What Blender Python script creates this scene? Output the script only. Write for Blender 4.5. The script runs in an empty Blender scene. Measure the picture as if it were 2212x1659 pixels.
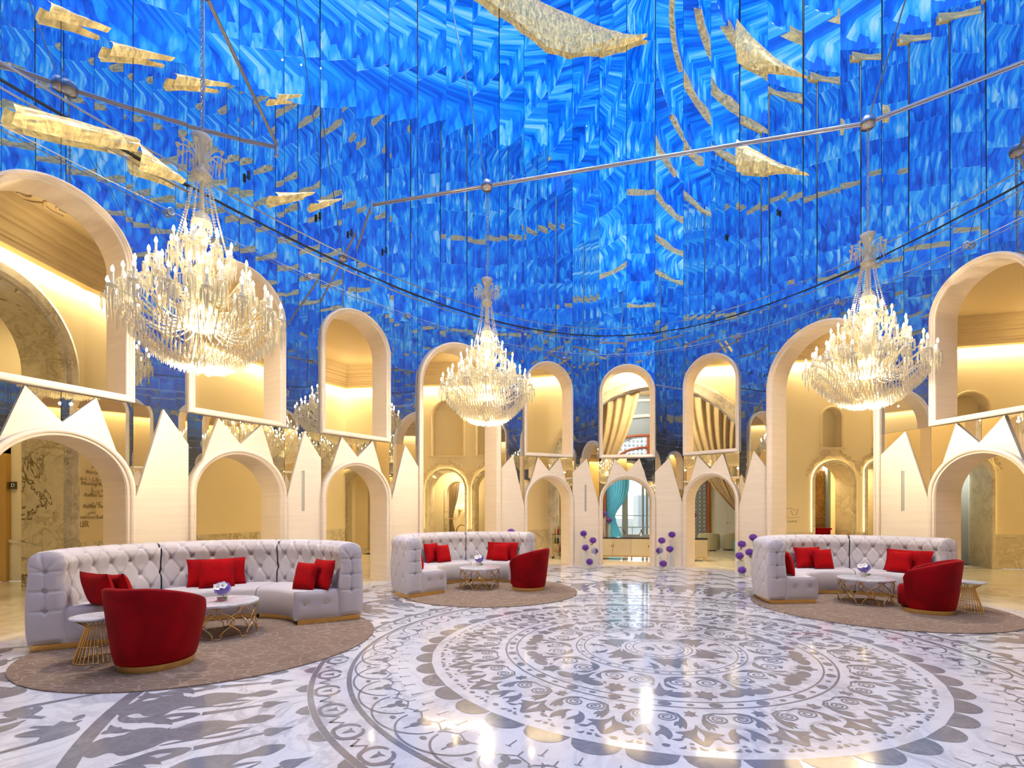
import bpy, math, random
from mathutils import Vector, Matrix
R_ = random.Random(7)
S = bpy.context.scene
COL = S.collection
PI = math.pi
sin, cos, rad = math.sin, math.cos, math.radians

# ------------------------------------------------------------------ camera, world, exposure
F_PX, CX_PX, HY_PX, EYE = 1066.0, 1126.0, 1106.0, 1.6
cam_d = bpy.data.cameras.new('camera')
cam = bpy.data.objects.new('camera', cam_d); COL.objects.link(cam)
cam.location = (0, 0, EYE); cam.rotation_euler = (PI/2, 0, 0)
cam_d.sensor_width = 36.0; cam_d.lens = F_PX/2212*36.0
cam_d.shift_x = (1106-CX_PX)/2212.0; cam_d.shift_y = (HY_PX-829.5)/2212.0
cam_d.clip_start = 0.05; cam_d.clip_end = 300
S.camera = cam

EXPOSURE = 0.32
S.view_settings.view_transform = 'Standard'; S.view_settings.look = 'None'
S.view_settings.exposure = EXPOSURE; S.view_settings.gamma = 1.0
S.view_settings.use_curve_mapping = False
S.display_settings.display_device = 'sRGB'
cy = S.cycles
cy.max_bounces = 10; cy.diffuse_bounces = 3; cy.glossy_bounces = 6; cy.transmission_bounces = 6
cy.transparent_max_bounces = 10
cy.caustics_reflective = False; cy.caustics_refractive = False
cy.sample_clamp_indirect = 6.0
cy.use_adaptive_sampling = True; cy.adaptive_threshold = 0.045

W = bpy.data.worlds.new('world'); S.world = W; W.use_nodes = True
wn = W.node_tree.nodes; wl = W.node_tree.links
wbg = wn['Background']
sky = wn.new('ShaderNodeTexSky'); sky.sky_type = 'HOSEK_WILKIE'; sky.turbidity = 6.0; sky.ground_albedo = 0.5
sky.sun_direction = (-0.4, 0.5, 0.75)
wl.new(sky.outputs[0], wbg.inputs[0]); wbg.inputs[1].default_value = 8.0

P_CEIL = 1.25
P_SPOT = 1350.0   # watts in each added fill spot
#      # strength of the backlit blue ceiling
P_CHAND = 1150.0     # watts in each chandelier
P_COVE = 16.0       # watts per metre of cove light in the galleries

# fill spots added below the dome for even light, without fixtures
for x_, y_ in ((-3.5, 4.0), (3.8, 4.2), (-1.5, 9.0), (4.2, 9.6), (0.2, -1.0), (.8, 5.8)):
    d_ = bpy.data.lights.new('fill_spot', 'SPOT'); d_.energy = P_SPOT; d_.color = (0.94, 0.92, 1.0); d_.spot_size = rad(105); d_.spot_blend = 1.0
    d_.shadow_soft_size = 0.02; d_.specular_factor = 0.15
    o_ = bpy.data.objects.new('fill_spot', d_); COL.objects.link(o_); o_.location = (x_, y_, 17.6); o_['kind'] = 'helper'

# ------------------------------------------------------------------ materials
def new_mat(name):
    m = bpy.data.materials.new(name); m.use_nodes = True
    nt = m.node_tree
    return m, nt.nodes, nt.links, nt.nodes['Principled BSDF']

def simple(name, col, rough=0.5, metal=0.0, **kw):
    m, n, l, b = new_mat(name)
    b.inputs['Base Color'].default_value = (*col, 1); b.inputs['Roughness'].default_value = rough
    b.inputs['Metallic'].default_value = metal
    for k, v in kw.items():
        b.inputs[k.replace('_', ' ')].default_value = v
    return m

def coords(n, l, scale=(1, 1, 1), kind='Object'):
    tc = n.new('ShaderNodeTexCoord'); mp = n.new('ShaderNodeMapping')
    mp.inputs['Scale'].default_value = scale
    l.new(tc.outputs[kind], mp.inputs[0])
    return mp.outputs[0]

def geo_coords(n, l, scale=(1, 1, 1)):
    g = n.new('ShaderNodeNewGeometry'); mp = n.new('ShaderNodeMapping')
    mp.inputs['Scale'].default_value = scale
    l.new(g.outputs['Position'], mp.inputs[0])
    return mp.outputs[0]

def ramp(n, l, fac, stops, interp='LINEAR'):
    r = n.new('ShaderNodeValToRGB'); r.color_ramp.interpolation = interp
    e = r.color_ramp.elements
    while len(e) < len(stops): e.new(0.5)
    for i, (p, c) in enumerate(stops):
        e[i].position = p; e[i].color = (*c, 1) if len(c) == 3 else c
    l.new(fac, r.inputs[0])
    return r.outputs[0]

def noise(n, l, vec, scale, detail=4, rough=0.55, dist=0.0):
    t = n.new('ShaderNodeTexNoise'); t.inputs['Scale'].default_value = scale
    t.inputs['Detail'].default_value = detail; t.inputs['Roughness'].default_value = rough
    t.inputs['Distortion'].default_value = dist
    l.new(vec, t.inputs['Vector'])
    return t.outputs['Fac']

def mixc(n, l, fac, a, b):
    x = n.new('ShaderNodeMix'); x.data_type = 'RGBA'
    if isinstance(fac, (int, float)): x.inputs[0].default_value = fac
    else: l.new(fac, x.inputs[0])
    for s, v in ((6, a), (7, b)):
        if isinstance(v, tuple): x.inputs[s].default_value = (*v, 1)
        else: l.new(v, x.inputs[s])
    return x.outputs[2]

def bump(n, l, b, h, strength=0.2, dist=0.02):
    bp = n.new('ShaderNodeBump'); bp.inputs['Strength'].default_value = strength; bp.inputs['Distance'].default_value = dist
    l.new(h, bp.inputs['Height']); l.new(bp.outputs[0], b.inputs['Normal'])

def marble(name, base, vein, scale=0.8, width=0.03, rough=0.08, cloud=0.25, bold=None, spec=0.5):
    m, n, l, b = new_mat(name)
    v = geo_coords(n, l, (scale,)*3)
    f = noise(n, l, v, 1.6, 8, 0.62, 1.2)
    veins = ramp(n, l, f, [(0.5-width*2.2, (0, 0, 0)), (0.5, (1, 1, 1)), (0.5+width*2.2, (0, 0, 0))])
    f2 = noise(n, l, v, 3.7, 6, 0.6, 1.8)
    veins2 = ramp(n, l, f2, [(0.5-width, (0, 0, 0)), (0.5, (.6, .6, .6)), (0.5+width, (0, 0, 0))])
    mx = n.new('ShaderNodeMath'); mx.operation = 'MAXIMUM'; l.new(veins, mx.inputs[0]); l.new(veins2, mx.inputs[1])
    gate = ramp(n, l, noise(n, l, v, 0.7, 3), [(0.35, (0.1, .1, .1)), (0.65, (1, 1, 1))])
    ml = n.new('ShaderNodeMath'); ml.operation = 'MULTIPLY'; l.new(mx.outputs[0], ml.inputs[0]); l.new(gate, ml.inputs[1])
    cl = ramp(n, l, noise(n, l, v, 0.9, 5), [(0.3, base), (0.75, tuple(base[i]*(1-cloud)+vein[i]*cloud for i in range(3)))])
    c = mixc(n, l, ml.outputs[0], cl, vein)
    if bold:
        fb = noise(n, l, v, bold[0], 5, 0.7, 0.8)
        bv = ramp(n, l, fb, [(0.5-bold[1], (0, 0, 0)), (0.5-bold[1]*.6, (1, 1, 1)), (0.5+bold[1]*.6, (1, 1, 1)), (0.5+bold[1], (0, 0, 0))])
        gb = ramp(n, l, noise(n, l, v, bold[0]*.6, 2), [(0.48, (0, 0, 0)), (0.56, (1, 1, 1))])
        m2 = n.new('ShaderNodeMath'); m2.operation = 'MULTIPLY'; l.new(bv, m2.inputs[0]); l.new(gb, m2.inputs[1])
        c = mixc(n, l, m2.outputs[0], c, bold[2])
    l.new(c, b.inputs['Base Color']); b.inputs['Roughness'].default_value = rough
    b.inputs['Specular IOR Level'].default_value = spec
    return m

M = {}
M['floor'] = marble('white_floor_marble', (0.72, 0.71, 0.73), (0.42, 0.42, 0.46), 0.9, 0.022, 0.07, 0.10, spec=0.38)
M['inlay'] = marble('grey_inlay_marble', (0.19, 0.19, 0.215), (0.28, 0.28, 0.30), 2.5, 0.03, 0.09, 0.3)
M['gfloor'] = marble('cream_floor_marble', (0.80, 0.74, 0.60), (0.55, 0.46, 0.32), 0.8, 0.03, 0.06, 0.3)
M['wains'] = marble('veined_wall_marble', (0.82, 0.72, 0.50), (0.42, 0.33, 0.18), 0.9, 0.03, 0.14, 0.25)
M['boldm'] = marble('bold_veined_marble', (0.80, 0.70, 0.48), (0.40, 0.32, 0.16), 1.4, 0.025, 0.14, 0.2, bold=(0.5, 0.016, (0.22, 0.16, 0.07)))
M['greym'] = marble('grey_arch_marble', (0.70, 0.64, 0.52), (0.30, 0.26, 0.20), 3.0, 0.06, 0.2, 0.35)
M['ttop'] = marble('table_top_marble', (0.82, 0.82, 0.82), (0.45, 0.45, 0.5), 4.0, 0.05, 0.06, 0.3)

def stone(name, c1, c2, rough=0.45):
    m, n, l, b = new_mat(name)
    v = geo_coords(n, l, (0.6, 0.6, 9.0))
    f = noise(n, l, v, 1.5, 6, 0.6, 0.6)
    f2 = noise(n, l, geo_coords(n, l, (1.2, 1.2, 40.)), 1.0, 3, 0.5, 0.3)
    c = ramp(n, l, f, [(0.3, c1), (0.7, c2)])
    c = mixc(n, l, ramp(n, l, f2, [(0.45, (0, 0, 0)), (0.75, (.35, .35, .35))]), c, tuple(x*.86 for x in c1))
    l.new(c, b.inputs['Base Color']); b.inputs['Roughness'].default_value = rough
    return m
M['stone'] = stone('banded_limestone', (0.84, 0.68, 0.48), (0.89, 0.74, 0.545))
M['moulding'] = stone('moulded_limestone', (0.82, 0.66, 0.465), (0.88, 0.73, 0.54), 0.38)
M['slot'] = simple('grey_green_metal', (0.42, 0.40, 0.31), 0.45, 0.2)

def plaster(name, c, rough=0.6, relief=0.0, sc=3.0):
    m, n, l, b = new_mat(name)
    v = geo_coords(n, l)
    f = noise(n, l, v, 0.5, 3)
    l.new(ramp(n, l, f, [(0.3, c), (0.7, tuple(x*.95 for x in c))]), b.inputs['Base Color'])
    b.inputs['Roughness'].default_value = rough
    return m
M['plaster'] = plaster('warm_cream_plaster', (0.86, 0.71, 0.42))
M['cornice'] = plaster('cornice_plaster', (0.72, 0.56, 0.32))
M['ornament'] = plaster('ornament_plaster', (0.78, 0.62, 0.36), 0.5)
M['bluewall'] = plaster('blue_grey_wall', (0.30, 0.36, 0.40))
M['white'] = plaster('white_plaster', (0.80, 0.78, 0.72))

def mirror(name, col, rough=0.0):
    m, n, l, b = new_mat(name)
    b.inputs['Base Color'].default_value = (*col, 1); b.inputs['Metallic'].default_value = 1.0
    b.inputs['Roughness'].default_value = rough
    # a film of dust on the glass
    df = n.new('ShaderNodeBsdfDiffuse'); df.inputs[0].default_value = (0.60, 0.56, 0.50, 1)
    mx = n.new('ShaderNodeMixShader'); mx.inputs[0].default_value = 0.04
    l.new(b.outputs[0], mx.inputs[1]); l.new(df.outputs[0], mx.inputs[2]); l.new(mx.outputs[0], n['Material Output'].inputs['Surface'])
    return m
M['mirror'] = mirror('cool_mirror_glass', (0.67, 0.68, 0.70))
M['mirror_warm'] = mirror('gold_tinted_mirror', (0.93, 0.84, 0.60))

def ceiling_mat():
    m, n, l, b = new_mat('backlit_blue_foil')
    at = n.new('ShaderNodeAttribute'); at.attribute_name = 'pol'
    def cells(sx, sy, off):
        mp = n.new('ShaderNodeMapping'); mp.inputs['Scale'].default_value = (sx, sy, 1); mp.inputs['Location'].default_value = (off, off*.7, 0)
        l.new(at.outputs['Vector'], mp.inputs[0])
        # bend the cells a little
        nz = n.new('ShaderNodeTexNoise'); nz.inputs['Scale'].default_value = 1.3; nz.inputs['Detail'].default_value = 3
        l.new(mp.outputs[0], nz.inputs['Vector'])
        ad = n.new('ShaderNodeVectorMath'); ad.operation = 'MULTIPLY_ADD'; ad.inputs[1].default_value = (.25, .25, 0)
        l.new(nz.outputs['Color'], ad.inputs[0]); l.new(mp.outputs[0], ad.inputs[2])
        vo = n.new('ShaderNodeTexVoronoi'); vo.voronoi_dimensions = '2D'; vo.inputs['Scale'].default_value = 1.0
        l.new(ad.outputs[0], vo.inputs['Vector'])
        sp = n.new('ShaderNodeSeparateColor'); l.new(vo.outputs['Color'], sp.inputs[0])
        gr = n.new('ShaderNodeMath'); gr.operation = 'MULTIPLY_ADD'; gr.inputs[1].default_value = -.55; l.new(vo.outputs['Distance'], gr.inputs[0]); l.new(sp.outputs[0], gr.inputs[2])
        g2 = n.new('ShaderNodeMath'); g2.operation = 'ADD'; g2.inputs[1].default_value = .22; l.new(gr.outputs[0], g2.inputs[0])
        return g2.outputs[0], vo.outputs['Distance']
    a, da = cells(150, 1.05, 0.0)
    c, dc = cells(420, 1.7, 3.1)
    mp = n.new('ShaderNodeMapping'); mp.inputs['Scale'].default_value = (13, .30, 1); l.new(at.outputs['Vector'], mp.inputs[0])
    big = noise(n, l, mp.outputs[0], 1.0, 3, 0.5, 0.4)
    m1 = n.new('ShaderNodeMath'); m1.operation = 'MULTIPLY_ADD'; m1.inputs[1].default_value = 0.50
    l.new(a, m1.inputs[0])
    m2 = n.new('ShaderNodeMath'); m2.operation = 'MULTIPLY'; m2.inputs[1].default_value = 0.28; l.new(c, m2.inputs[0]); l.new(m2.outputs[0], m1.inputs[2])
    m3 = n.new('ShaderNodeMath'); m3.operation = 'MULTIPLY_ADD'; m3.inputs[1].default_value = 1.25; l.new(big, m3.inputs[0]); l.new(m1.outputs[0], m3.inputs[2])
    m4 = n.new('ShaderNodeMath'); m4.operation = 'SUBTRACT'; m4.inputs[1].default_value = 0.50; l.new(m3.outputs[0], m4.inputs[0])
    col = ramp(n, l, m4.outputs[0], [(0.0, (0.000, 0.045, 0.42)), (0.28, (0.001, 0.11, 0.80)), (0.50, (0.003, 0.20, 1.0)),
                                    (0.68, (0.015, 0.34, 1.0)), (0.85, (0.09, 0.50, 1.0)), (1.0, (0.32, 0.66, 1.0))])
    b.inputs['Base Color'].default_value = (0.0, 0.02, 0.12, 1); b.inputs['Roughness'].default_value = 0.3
    l.new(col, b.inputs['Emission Color']); b.inputs['Emission Strength'].default_value = P_CEIL
    return m
M['ceil'] = ceiling_mat()

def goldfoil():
    m, n, l, b = new_mat('glowing_gold_foil')
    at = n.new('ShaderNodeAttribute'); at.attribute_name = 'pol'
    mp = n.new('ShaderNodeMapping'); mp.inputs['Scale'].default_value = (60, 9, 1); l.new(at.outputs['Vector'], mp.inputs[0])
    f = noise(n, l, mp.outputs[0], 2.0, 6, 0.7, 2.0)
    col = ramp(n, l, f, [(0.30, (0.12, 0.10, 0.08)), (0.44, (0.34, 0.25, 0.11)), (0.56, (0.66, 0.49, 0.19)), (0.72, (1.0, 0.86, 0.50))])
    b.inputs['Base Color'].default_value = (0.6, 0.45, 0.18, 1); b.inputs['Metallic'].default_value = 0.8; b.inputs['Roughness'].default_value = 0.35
    l.new(col, b.inputs['Emission Color']); b.inputs['Emission Strength'].default_value = 0.85  # glow added to brighten the foil; crumple light and shade put into its colour
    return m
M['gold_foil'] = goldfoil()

M['steel'] = simple('brushed_steel', (0.62, 0.58, 0.52), 0.28, 1.0)
M['black'] = simple('black_joint', (0.012, 0.012, 0.016), 0.5)
M['brass'] = simple('polished_brass', (0.78, 0.50, 0.17), 0.22, 1.0)
M['brass_dull'] = simple('satin_brass', (0.62, 0.40, 0.14), 0.38, 1.0)
M['bronze'] = simple('bronze_door', (0.30, 0.15, 0.05), 0.25, 0.9)

def velvet(name, c):
    m, n, l, b = new_mat(name)
    v = coords(n, l)
    f = noise(n, l, v, 2.2, 4, 0.55, 0.6)
    l.new(ramp(n, l, f, [(0.35, tuple(x*.62 for x in c)), (0.62, c)]), b.inputs['Base Color'])
    b.inputs['Roughness'].default_value = 0.85
    b.inputs['Specular IOR Level'].default_value = 0.15; b.inputs['Sheen Weight'].default_value = 0.12; b.inputs['Sheen Roughness'].default_value = 0.35
    b.inputs['Sheen Tint'].default_value = (1.0, 0.15, 0.12, 1)
    bump(n, l, b, noise(n, l, v, 160, 2), 0.08, 0.003)
    return m
M['velvet'] = velvet('red_velvet', (0.28, 0.0, 0.004))
M['cushion'] = velvet('red_cushion_velvet', (0.40, 0.0, 0.003))

def fabric(name, c, rough=0.75, sc=300):
    m, n, l, b = new_mat(name)
    v = coords(n, l)
    f = noise(n, l, v, 1.4, 3)
    l.new(ramp(n, l, f, [(0.3, c), (0.7, tuple(x*.94 for x in c))]), b.inputs['Base Color'])
    b.inputs['Roughness'].default_value = rough; b.inputs['Specular IOR Level'].default_value = 0.25
    bump(n, l, b, noise(n, l, v, sc, 2), 0.06, 0.002)
    return m
M['sofa'] = fabric('pale_grey_upholstery', (0.57, 0.525, 0.54))
M['sofabtn'] = fabric('grey_upholstery_button', (0.42, 0.38, 0.38))
M['tub'] = fabric('grey_green_upholstery', (0.36, 0.34, 0.24))

def carpet():
    m, n, l, b = new_mat('taupe_carpet')
    v = coords(n, l)
    vo = n.new('ShaderNodeTexVoronoi'); vo.feature = 'DISTANCE_TO_EDGE'; vo.inputs['Scale'].default_value = 6.5
    mp = n.new('ShaderNodeMapping'); mp.inputs['Scale'].default_value = (1.0, 1.9, 1); l.new(v, mp.inputs[0]); l.new(mp.outputs[0], vo.inputs['Vector'])
    line = ramp(n, l, vo.outputs['Distance'], [(0.03, (1, 1, 1)), (0.075, (0, 0, 0))])
    f = noise(n, l, v, 3.0, 4)
    base = ramp(n, l, f, [(0.3, (0.19, 0.130, 0.095)), (0.7, (0.235, 0.168, 0.125))])
    c = mixc(n, l, line, base, (0.30, 0.225, 0.17))
    l.new(c, b.inputs['Base Color']); b.inputs['Roughness'].default_value = 0.95; b.inputs['Specular IOR Level'].default_value = 0.1
    ad = n.new('ShaderNodeMath'); ad.operation = 'MULTIPLY_ADD'; ad.inputs[1].default_value = 0.3
    l.new(noise(n, l, v, 140, 2), ad.inputs[0]); l.new(line, ad.inputs[2])
    bump(n, l, b, ad.outputs[0], 0.35, 0.012)
    return m
M['carpet'] = carpet()

def crystal(name, tint, trans):
    m, n, l, b = new_mat(name)
    b.inputs['Base Color'].default_value = (*tint, 1); b.inputs['Roughness'].default_value = 0.06
    b.inputs['Specular IOR Level'].default_value = 0.9
    tr = n.new('ShaderNodeBsdfTransparent'); tr.inputs[0].default_value = (1.0, 0.98, 0.94, 1)
    mx = n.new('ShaderNodeMixShader'); mx.inputs[0].default_value = 1-trans
    l.new(tr.outputs[0], mx.inputs[1]); l.new(b.outputs[0], mx.inputs[2])
    l.new(mx.outputs[0], n['Material Output'].inputs['Surface'])
    return m
M['crystal'] = crystal('cut_crystal', (0.82, 0.74, 0.54), 0.48)
M['glassarm'] = crystal('moulded_crystal', (0.84, 0.76, 0.54), 0.30)
M['glass'] = crystal('clear_glass', (0.85, 0.92, 0.93), 0.86)
M['candle'] = simple('white_candle_tube', (0.85, 0.80, 0.66), 0.4)
m_, n_, l_, b_ = new_mat('lit_bulb'); b_.inputs['Emission Color'].default_value = (1, 0.86, 0.60, 1); b_.inputs['Emission Strength'].default_value = 28; M['bulb'] = m_
m_, n_, l_, b_ = new_mat('lit_dish'); b_.inputs['Emission Color'].default_value = (1, 0.84, 0.50, 1); b_.inputs['Emission Strength'].default_value = 1.6; b_.inputs['Base Color'].default_value = (.9, .85, .7, 1); M['dish'] = m_
m_, n_, l_, b_ = new_mat('led_strip'); b_.inputs['Emission Color'].default_value = (1, 0.83, 0.45, 1); b_.inputs['Emission Strength'].default_value = 7; M['led'] = m_

def petals(name, c1, c2, c3):
    m, n, l, b = new_mat(name)
    v = coords(n, l)
    vo = n.new('ShaderNodeTexVoronoi'); vo.inputs['Scale'].default_value = 45; l.new(v, vo.inputs['Vector'])
    sp = n.new('ShaderNodeSeparateColor'); l.new(vo.outputs['Color'], sp.inputs[0])
    l.new(ramp(n, l, sp.outputs[0], [(0.0, c1), (0.5, c2), (0.9, c3)]), b.inputs['Base Color']); b.inputs['Roughness'].default_value = 0.6
    return m
M['hydrangea'] = petals('violet_petals', (0.05, 0.02, 0.30), (0.14, 0.04, 0.38), (0.30, 0.05, 0.36))
M['hydrangea2'] = petals('lilac_petals', (0.14, 0.10, 0.50), (0.26, 0.20, 0.62), (0.36, 0.28, 0.70))
M['orchid'] = simple('white_petals', (0.88, 0.86, 0.80), 0.5)
M['leaf'] = simple('green_leaf', (0.10, 0.22, 0.03), 0.5)
M['yellow'] = simple('yellow_pistil', (0.75, 0.5, 0.06), 0.5)
M['berry'] = simple('dark_red_water', (0.28, 0.02, 0.02), 0.2)
def drape(name, c1, c2):
    m, n, l, b = new_mat(name)
    v = geo_coords(n, l, (1, 1, 1))
    f = noise(n, l, v, 6, 4)
    l.new(ramp(n, l, f, [(0.3, c1), (0.7, c2)]), b.inputs['Base Color']); b.inputs['Roughness'].default_value = 0.7
    b.inputs['Sheen Weight'].default_value = 0.2
    return m
M['drape'] = drape('tan_drape', (0.31, 0.235, 0.13), (0.37, 0.28, 0.155))
M['aqua'] = drape('aqua_sheer', (0.14, 0.42, 0.52), (0.22, 0.52, 0.60))
_n = M['aqua'].node_tree.nodes; _l = M['aqua'].node_tree.links
_t = _n.new('ShaderNodeBsdfTranslucent'); _t.inputs[0].default_value = (0.20, 0.62, 0.72, 1)
_x = _n.new('ShaderNodeMixShader'); _x.inputs[0].default_value = 0.7
_l.new(_n['Principled BSDF'].outputs[0], _x.inputs[1]); _l.new(_t.outputs[0], _x.inputs[2]); _l.new(_x.outputs[0], _n['Material Output'].inputs['Surface'])
M['redwood'] = simple('carved_red_wood', (0.36, 0.10, 0.045), 0.4)
M['lattice'] = simple('pale_carved_lattice', (0.45, 0.50, 0.52), 0.5)
M['lacquer'] = simple('cream_lacquer', (0.78, 0.68, 0.46), 0.3)
M['dark'] = simple('dark_stone', (0.02, 0.022, 0.028), 0.2)
M['mullion'] = simple('grey_window_frame', (0.22, 0.27, 0.29), 0.4)
M['greyp'] = simple('grey_plastic', (0.20, 0.22, 0.23), 0.4)
M['copper'] = marble('copper_carving', (0.30, 0.12, 0.03), (0.55, 0.30, 0.10), 9.0, 0.08, 0.3, 0.2)
M['ink'] = simple('engraved_bronze_letters', (0.30, 0.22, 0.10), 0.5, 0.3)
M['signdark'] = simple('dark_sign', (0.07, 0.05, 0.03), 0.4)
M['signwhite'] = simple('sign_white', (0.85, 0.82, 0.72), 0.5)
M['haze'] = simple('pale_building', (0.75, 0.76, 0.74), 0.9)
M['hazewin'] = simple('pale_building_window', (0.62, 0.66, 0.68), 0.6)
M['ground'] = simple('pale_ground', (0.66, 0.62, 0.52), 0.9)

# ------------------------------------------------------------------ mesh helpers
class MB:
    def __init__(s): s.v = []; s.f = []; s.sm = []; s.mi = []
    def add(s, vs, fs, smooth=False, mi=0):
        o = len(s.v); s.v.extend(vs)
        for f in fs: s.f.append(tuple(i+o for i in f)); s.sm.append(smooth); s.mi.append(mi)
    def box(s, x0, y0, z0, x1, y1, z1, mi=0):
        vs = [(x, y, z) for z in (z0, z1) for y in (y0, y1) for x in (x0, x1)]
        s.add(vs, [(0, 2, 3, 1), (4, 5, 7, 6), (0, 1, 5, 4), (2, 6, 7, 3), (1, 3, 7, 5), (0, 4, 6, 2)], False, mi)
    def bar(s, a, b, r, n=6, mi=0, r2=None, caps=True):
        a = Vector(a); b = Vector(b); d = (b-a).normalized()
        u = d.orthogonal().normalized(); w = d.cross(u); r2 = r if r2 is None else r2
        vs = [tuple(a+(u*cos(2*PI*i/n)+w*sin(2*PI*i/n))*r) for i in range(n)] + [tuple(b+(u*cos(2*PI*i/n)+w*sin(2*PI*i/n))*r2) for i in range(n)]
        fs = [(i, (i+1) % n, n+(i+1) % n, n+i) for i in range(n)]
        s.add(vs, fs, n > 4, mi)
        if caps: s.add(vs[:n], [tuple(range(n-1, -1, -1))], False, mi); s.add(vs[n:], [tuple(range(n))], False, mi)
    def tube(s, pts, r, n=6, closed=False, mi=0):
        P = [Vector(p) for p in pts]; k = len(P)
        rr = r if callable(r) else (lambda t: r)
        ref = Vector((0.13, 0.21, 0.97)); rings = []
        pu = None
        for i in range(k):
            d = (P[(i+1) % k]-P[i-1]) if closed else (P[min(i+1, k-1)]-P[max(i-1, 0)])
            d.normalize()
            u = (pu - d*pu.dot(d)) if pu is not None else (ref - d*ref.dot(d))
            if u.length < 1e-5: u = d.orthogonal()
            u.normalize(); pu = u; w = d.cross(u); q = rr(i/max(1, k-1))
            rings.append([tuple(P[i]+(u*cos(2*PI*j/n)+w*sin(2*PI*j/n))*q) for j in range(n)])
        vs = [p for r_ in rings for p in r_]; fs = []
        for i in range(k if closed else k-1):
            a = i*n; b = ((i+1) % k)*n
            for j in range(n): fs.append((a+j, a+(j+1) % n, b+(j+1) % n, b+j))
        s.add(vs, fs, True, mi)
        if not closed:
            s.add(rings[0], [tuple(range(n-1, -1, -1))], False, mi); s.add(rings[-1], [tuple(range(n))], False, mi)
    def lathe(s, prof, n=24, c=(0, 0), smooth=True, mi=0, capt=True, capb=True):
        k = len(prof); vs = []
        for r, z in prof:
            for j in range(n): vs.append((c[0]+r*cos(2*PI*j/n), c[1]+r*sin(2*PI*j/n), z))
        fs = []
        for i in range(k-1):
            for j in range(n): fs.append((i*n+j, i*n+(j+1) % n, (i+1)*n+(j+1) % n, (i+1)*n+j))
        s.add(vs, fs, smooth, mi)
        if capb and prof[0][0] > 1e-5: s.add(vs[:n], [tuple(range(n-1, -1, -1))], False, mi)
        if capt and prof[-1][0] > 1e-5: s.add(vs[-n:], [tuple(range(n))], False, mi)
    def prism(s, x, y, z, h, r, n=4, mi=0):        # hanging crystal drop, top at z
        vs = [(x, y, z)] + [(x+r*cos(2*PI*i/n), y+r*sin(2*PI*i/n), z-h*.22) for i in range(n)] + [(x+r*.8*cos(2*PI*i/n), y+r*.8*sin(2*PI*i/n), z-h*.8) for i in range(n)] + [(x, y, z-h)]
        fs = [(0, 1+(i+1) % n, 1+i)[::-1] for i in range(n)]
        fs += [(1+i, 1+(i+1) % n, 1+n+(i+1) % n, 1+n+i)[::-1] for i in range(n)]
        fs += [(1+n+i, 1+n+(i+1) % n, 1+2*n)[::-1] for i in range(n)]
        s.add(vs, fs, False, mi)
    def bead(s, x, y, z, r, mi=0):
        vs = [(x, y, z+r*1.25), (x+r, y, z), (x, y+r, z), (x-r, y, z), (x, y-r, z), (x, y, z-r*1.25)]
        s.add(vs, [(0, 1, 2), (0, 2, 3), (0, 3, 4), (0, 4, 1), (5, 2, 1), (5, 3, 2), (5, 4, 3), (5, 1, 4)], False, mi)
    def grid(s, fn, nu, nv, smooth=True, cu=False, mi=0):
        vs = [fn(i/nu, j/nv) for j in range(nv+1) for i in range(nu+1)]
        w = nu+1
        fs = [(j*w+i, j*w+i+1, (j+1)*w+i+1, (j+1)*w+i) for j in range(nv) for i in range(nu)]
        s.add(vs, fs, smooth, mi)
    def poly(s, pts2, z=0.0): s.add([(x, y, z) for x, y in pts2], [tuple(range(len(pts2)))])
    def ball(s, c, r, n=12, k=8, sq=(1, 1, 1), mi=0):
        prof = [(sin(PI*i/k), -cos(PI*i/k)) for i in range(k+1)]
        vs = []; fs = []
        for a, z in prof:
            for j in range(n): vs.append((c[0]+r*sq[0]*a*cos(2*PI*j/n), c[1]+r*sq[1]*a*sin(2*PI*j/n), c[2]+r*sq[2]*z))
        for i in range(k):
            for j in range(n): fs.append((i*n+j, i*n+(j+1) % n, (i+1)*n+(j+1) % n, (i+1)*n+j))
        s.add(vs, fs, True, mi)
    def mesh(s, name, mats):
        me = bpy.data.meshes.new(name); me.from_pydata(s.v, [], s.f)
        if not isinstance(mats, (list, tuple)): mats = [mats]
        for m in mats: me.materials.append(m)
        me.polygons.foreach_set('use_smooth', s.sm); me.polygons.foreach_set('material_index', s.mi)
        me.update(); return me
    def build(s, name, mats, parent=None, loc=(0, 0, 0), rz=0.0):
        return ob(name, s.mesh(name, mats), parent, loc, rz)

def ob(name, data, parent=None, loc=(0, 0, 0), rz=0.0, scale=None):
    o = bpy.data.objects.new(name, data); COL.objects.link(o)
    o.location = loc; o.rotation_euler = (0, 0, rz)
    if scale: o.scale = scale
    if parent: o.parent = parent
    return o
def thing(name, label, cat, loc=(0, 0, 0), rz=0.0, group=None):
    o = ob(name, None, None, loc, rz); o.empty_display_size = 0.1
    return tag(o, label, cat, group)
def tag(o, label, cat, group=None):
    o['label'] = label; o['category'] = cat
    if group: o['group'] = group
    return o
def struct(o, label=None):
    o['kind'] = 'structure'
    if label: o['label'] = label
    return o
def kids(o): return [c for c in o.children]
def dup(root, loc=None, rz=None, label=None, group=None):
    def cp(o, par):
        c = o.copy(); COL.objects.link(c); c.parent = par
        for k in kids(o): cp(k, c)
        return c
    r = cp(root, None)
    if loc is not None: r.location = loc
    if rz is not None: r.rotation_euler = (0, 0, rz)
    if label: r['label'] = label
    if group: r['group'] = group
    return r
def at(px, py, z=0.0):               # point at height z seen at this pixel of the photograph
    y = F_PX*(EYE-z)/(py-HY_PX); return Vector(((px-CX_PX)*y/F_PX, y, z))
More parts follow.
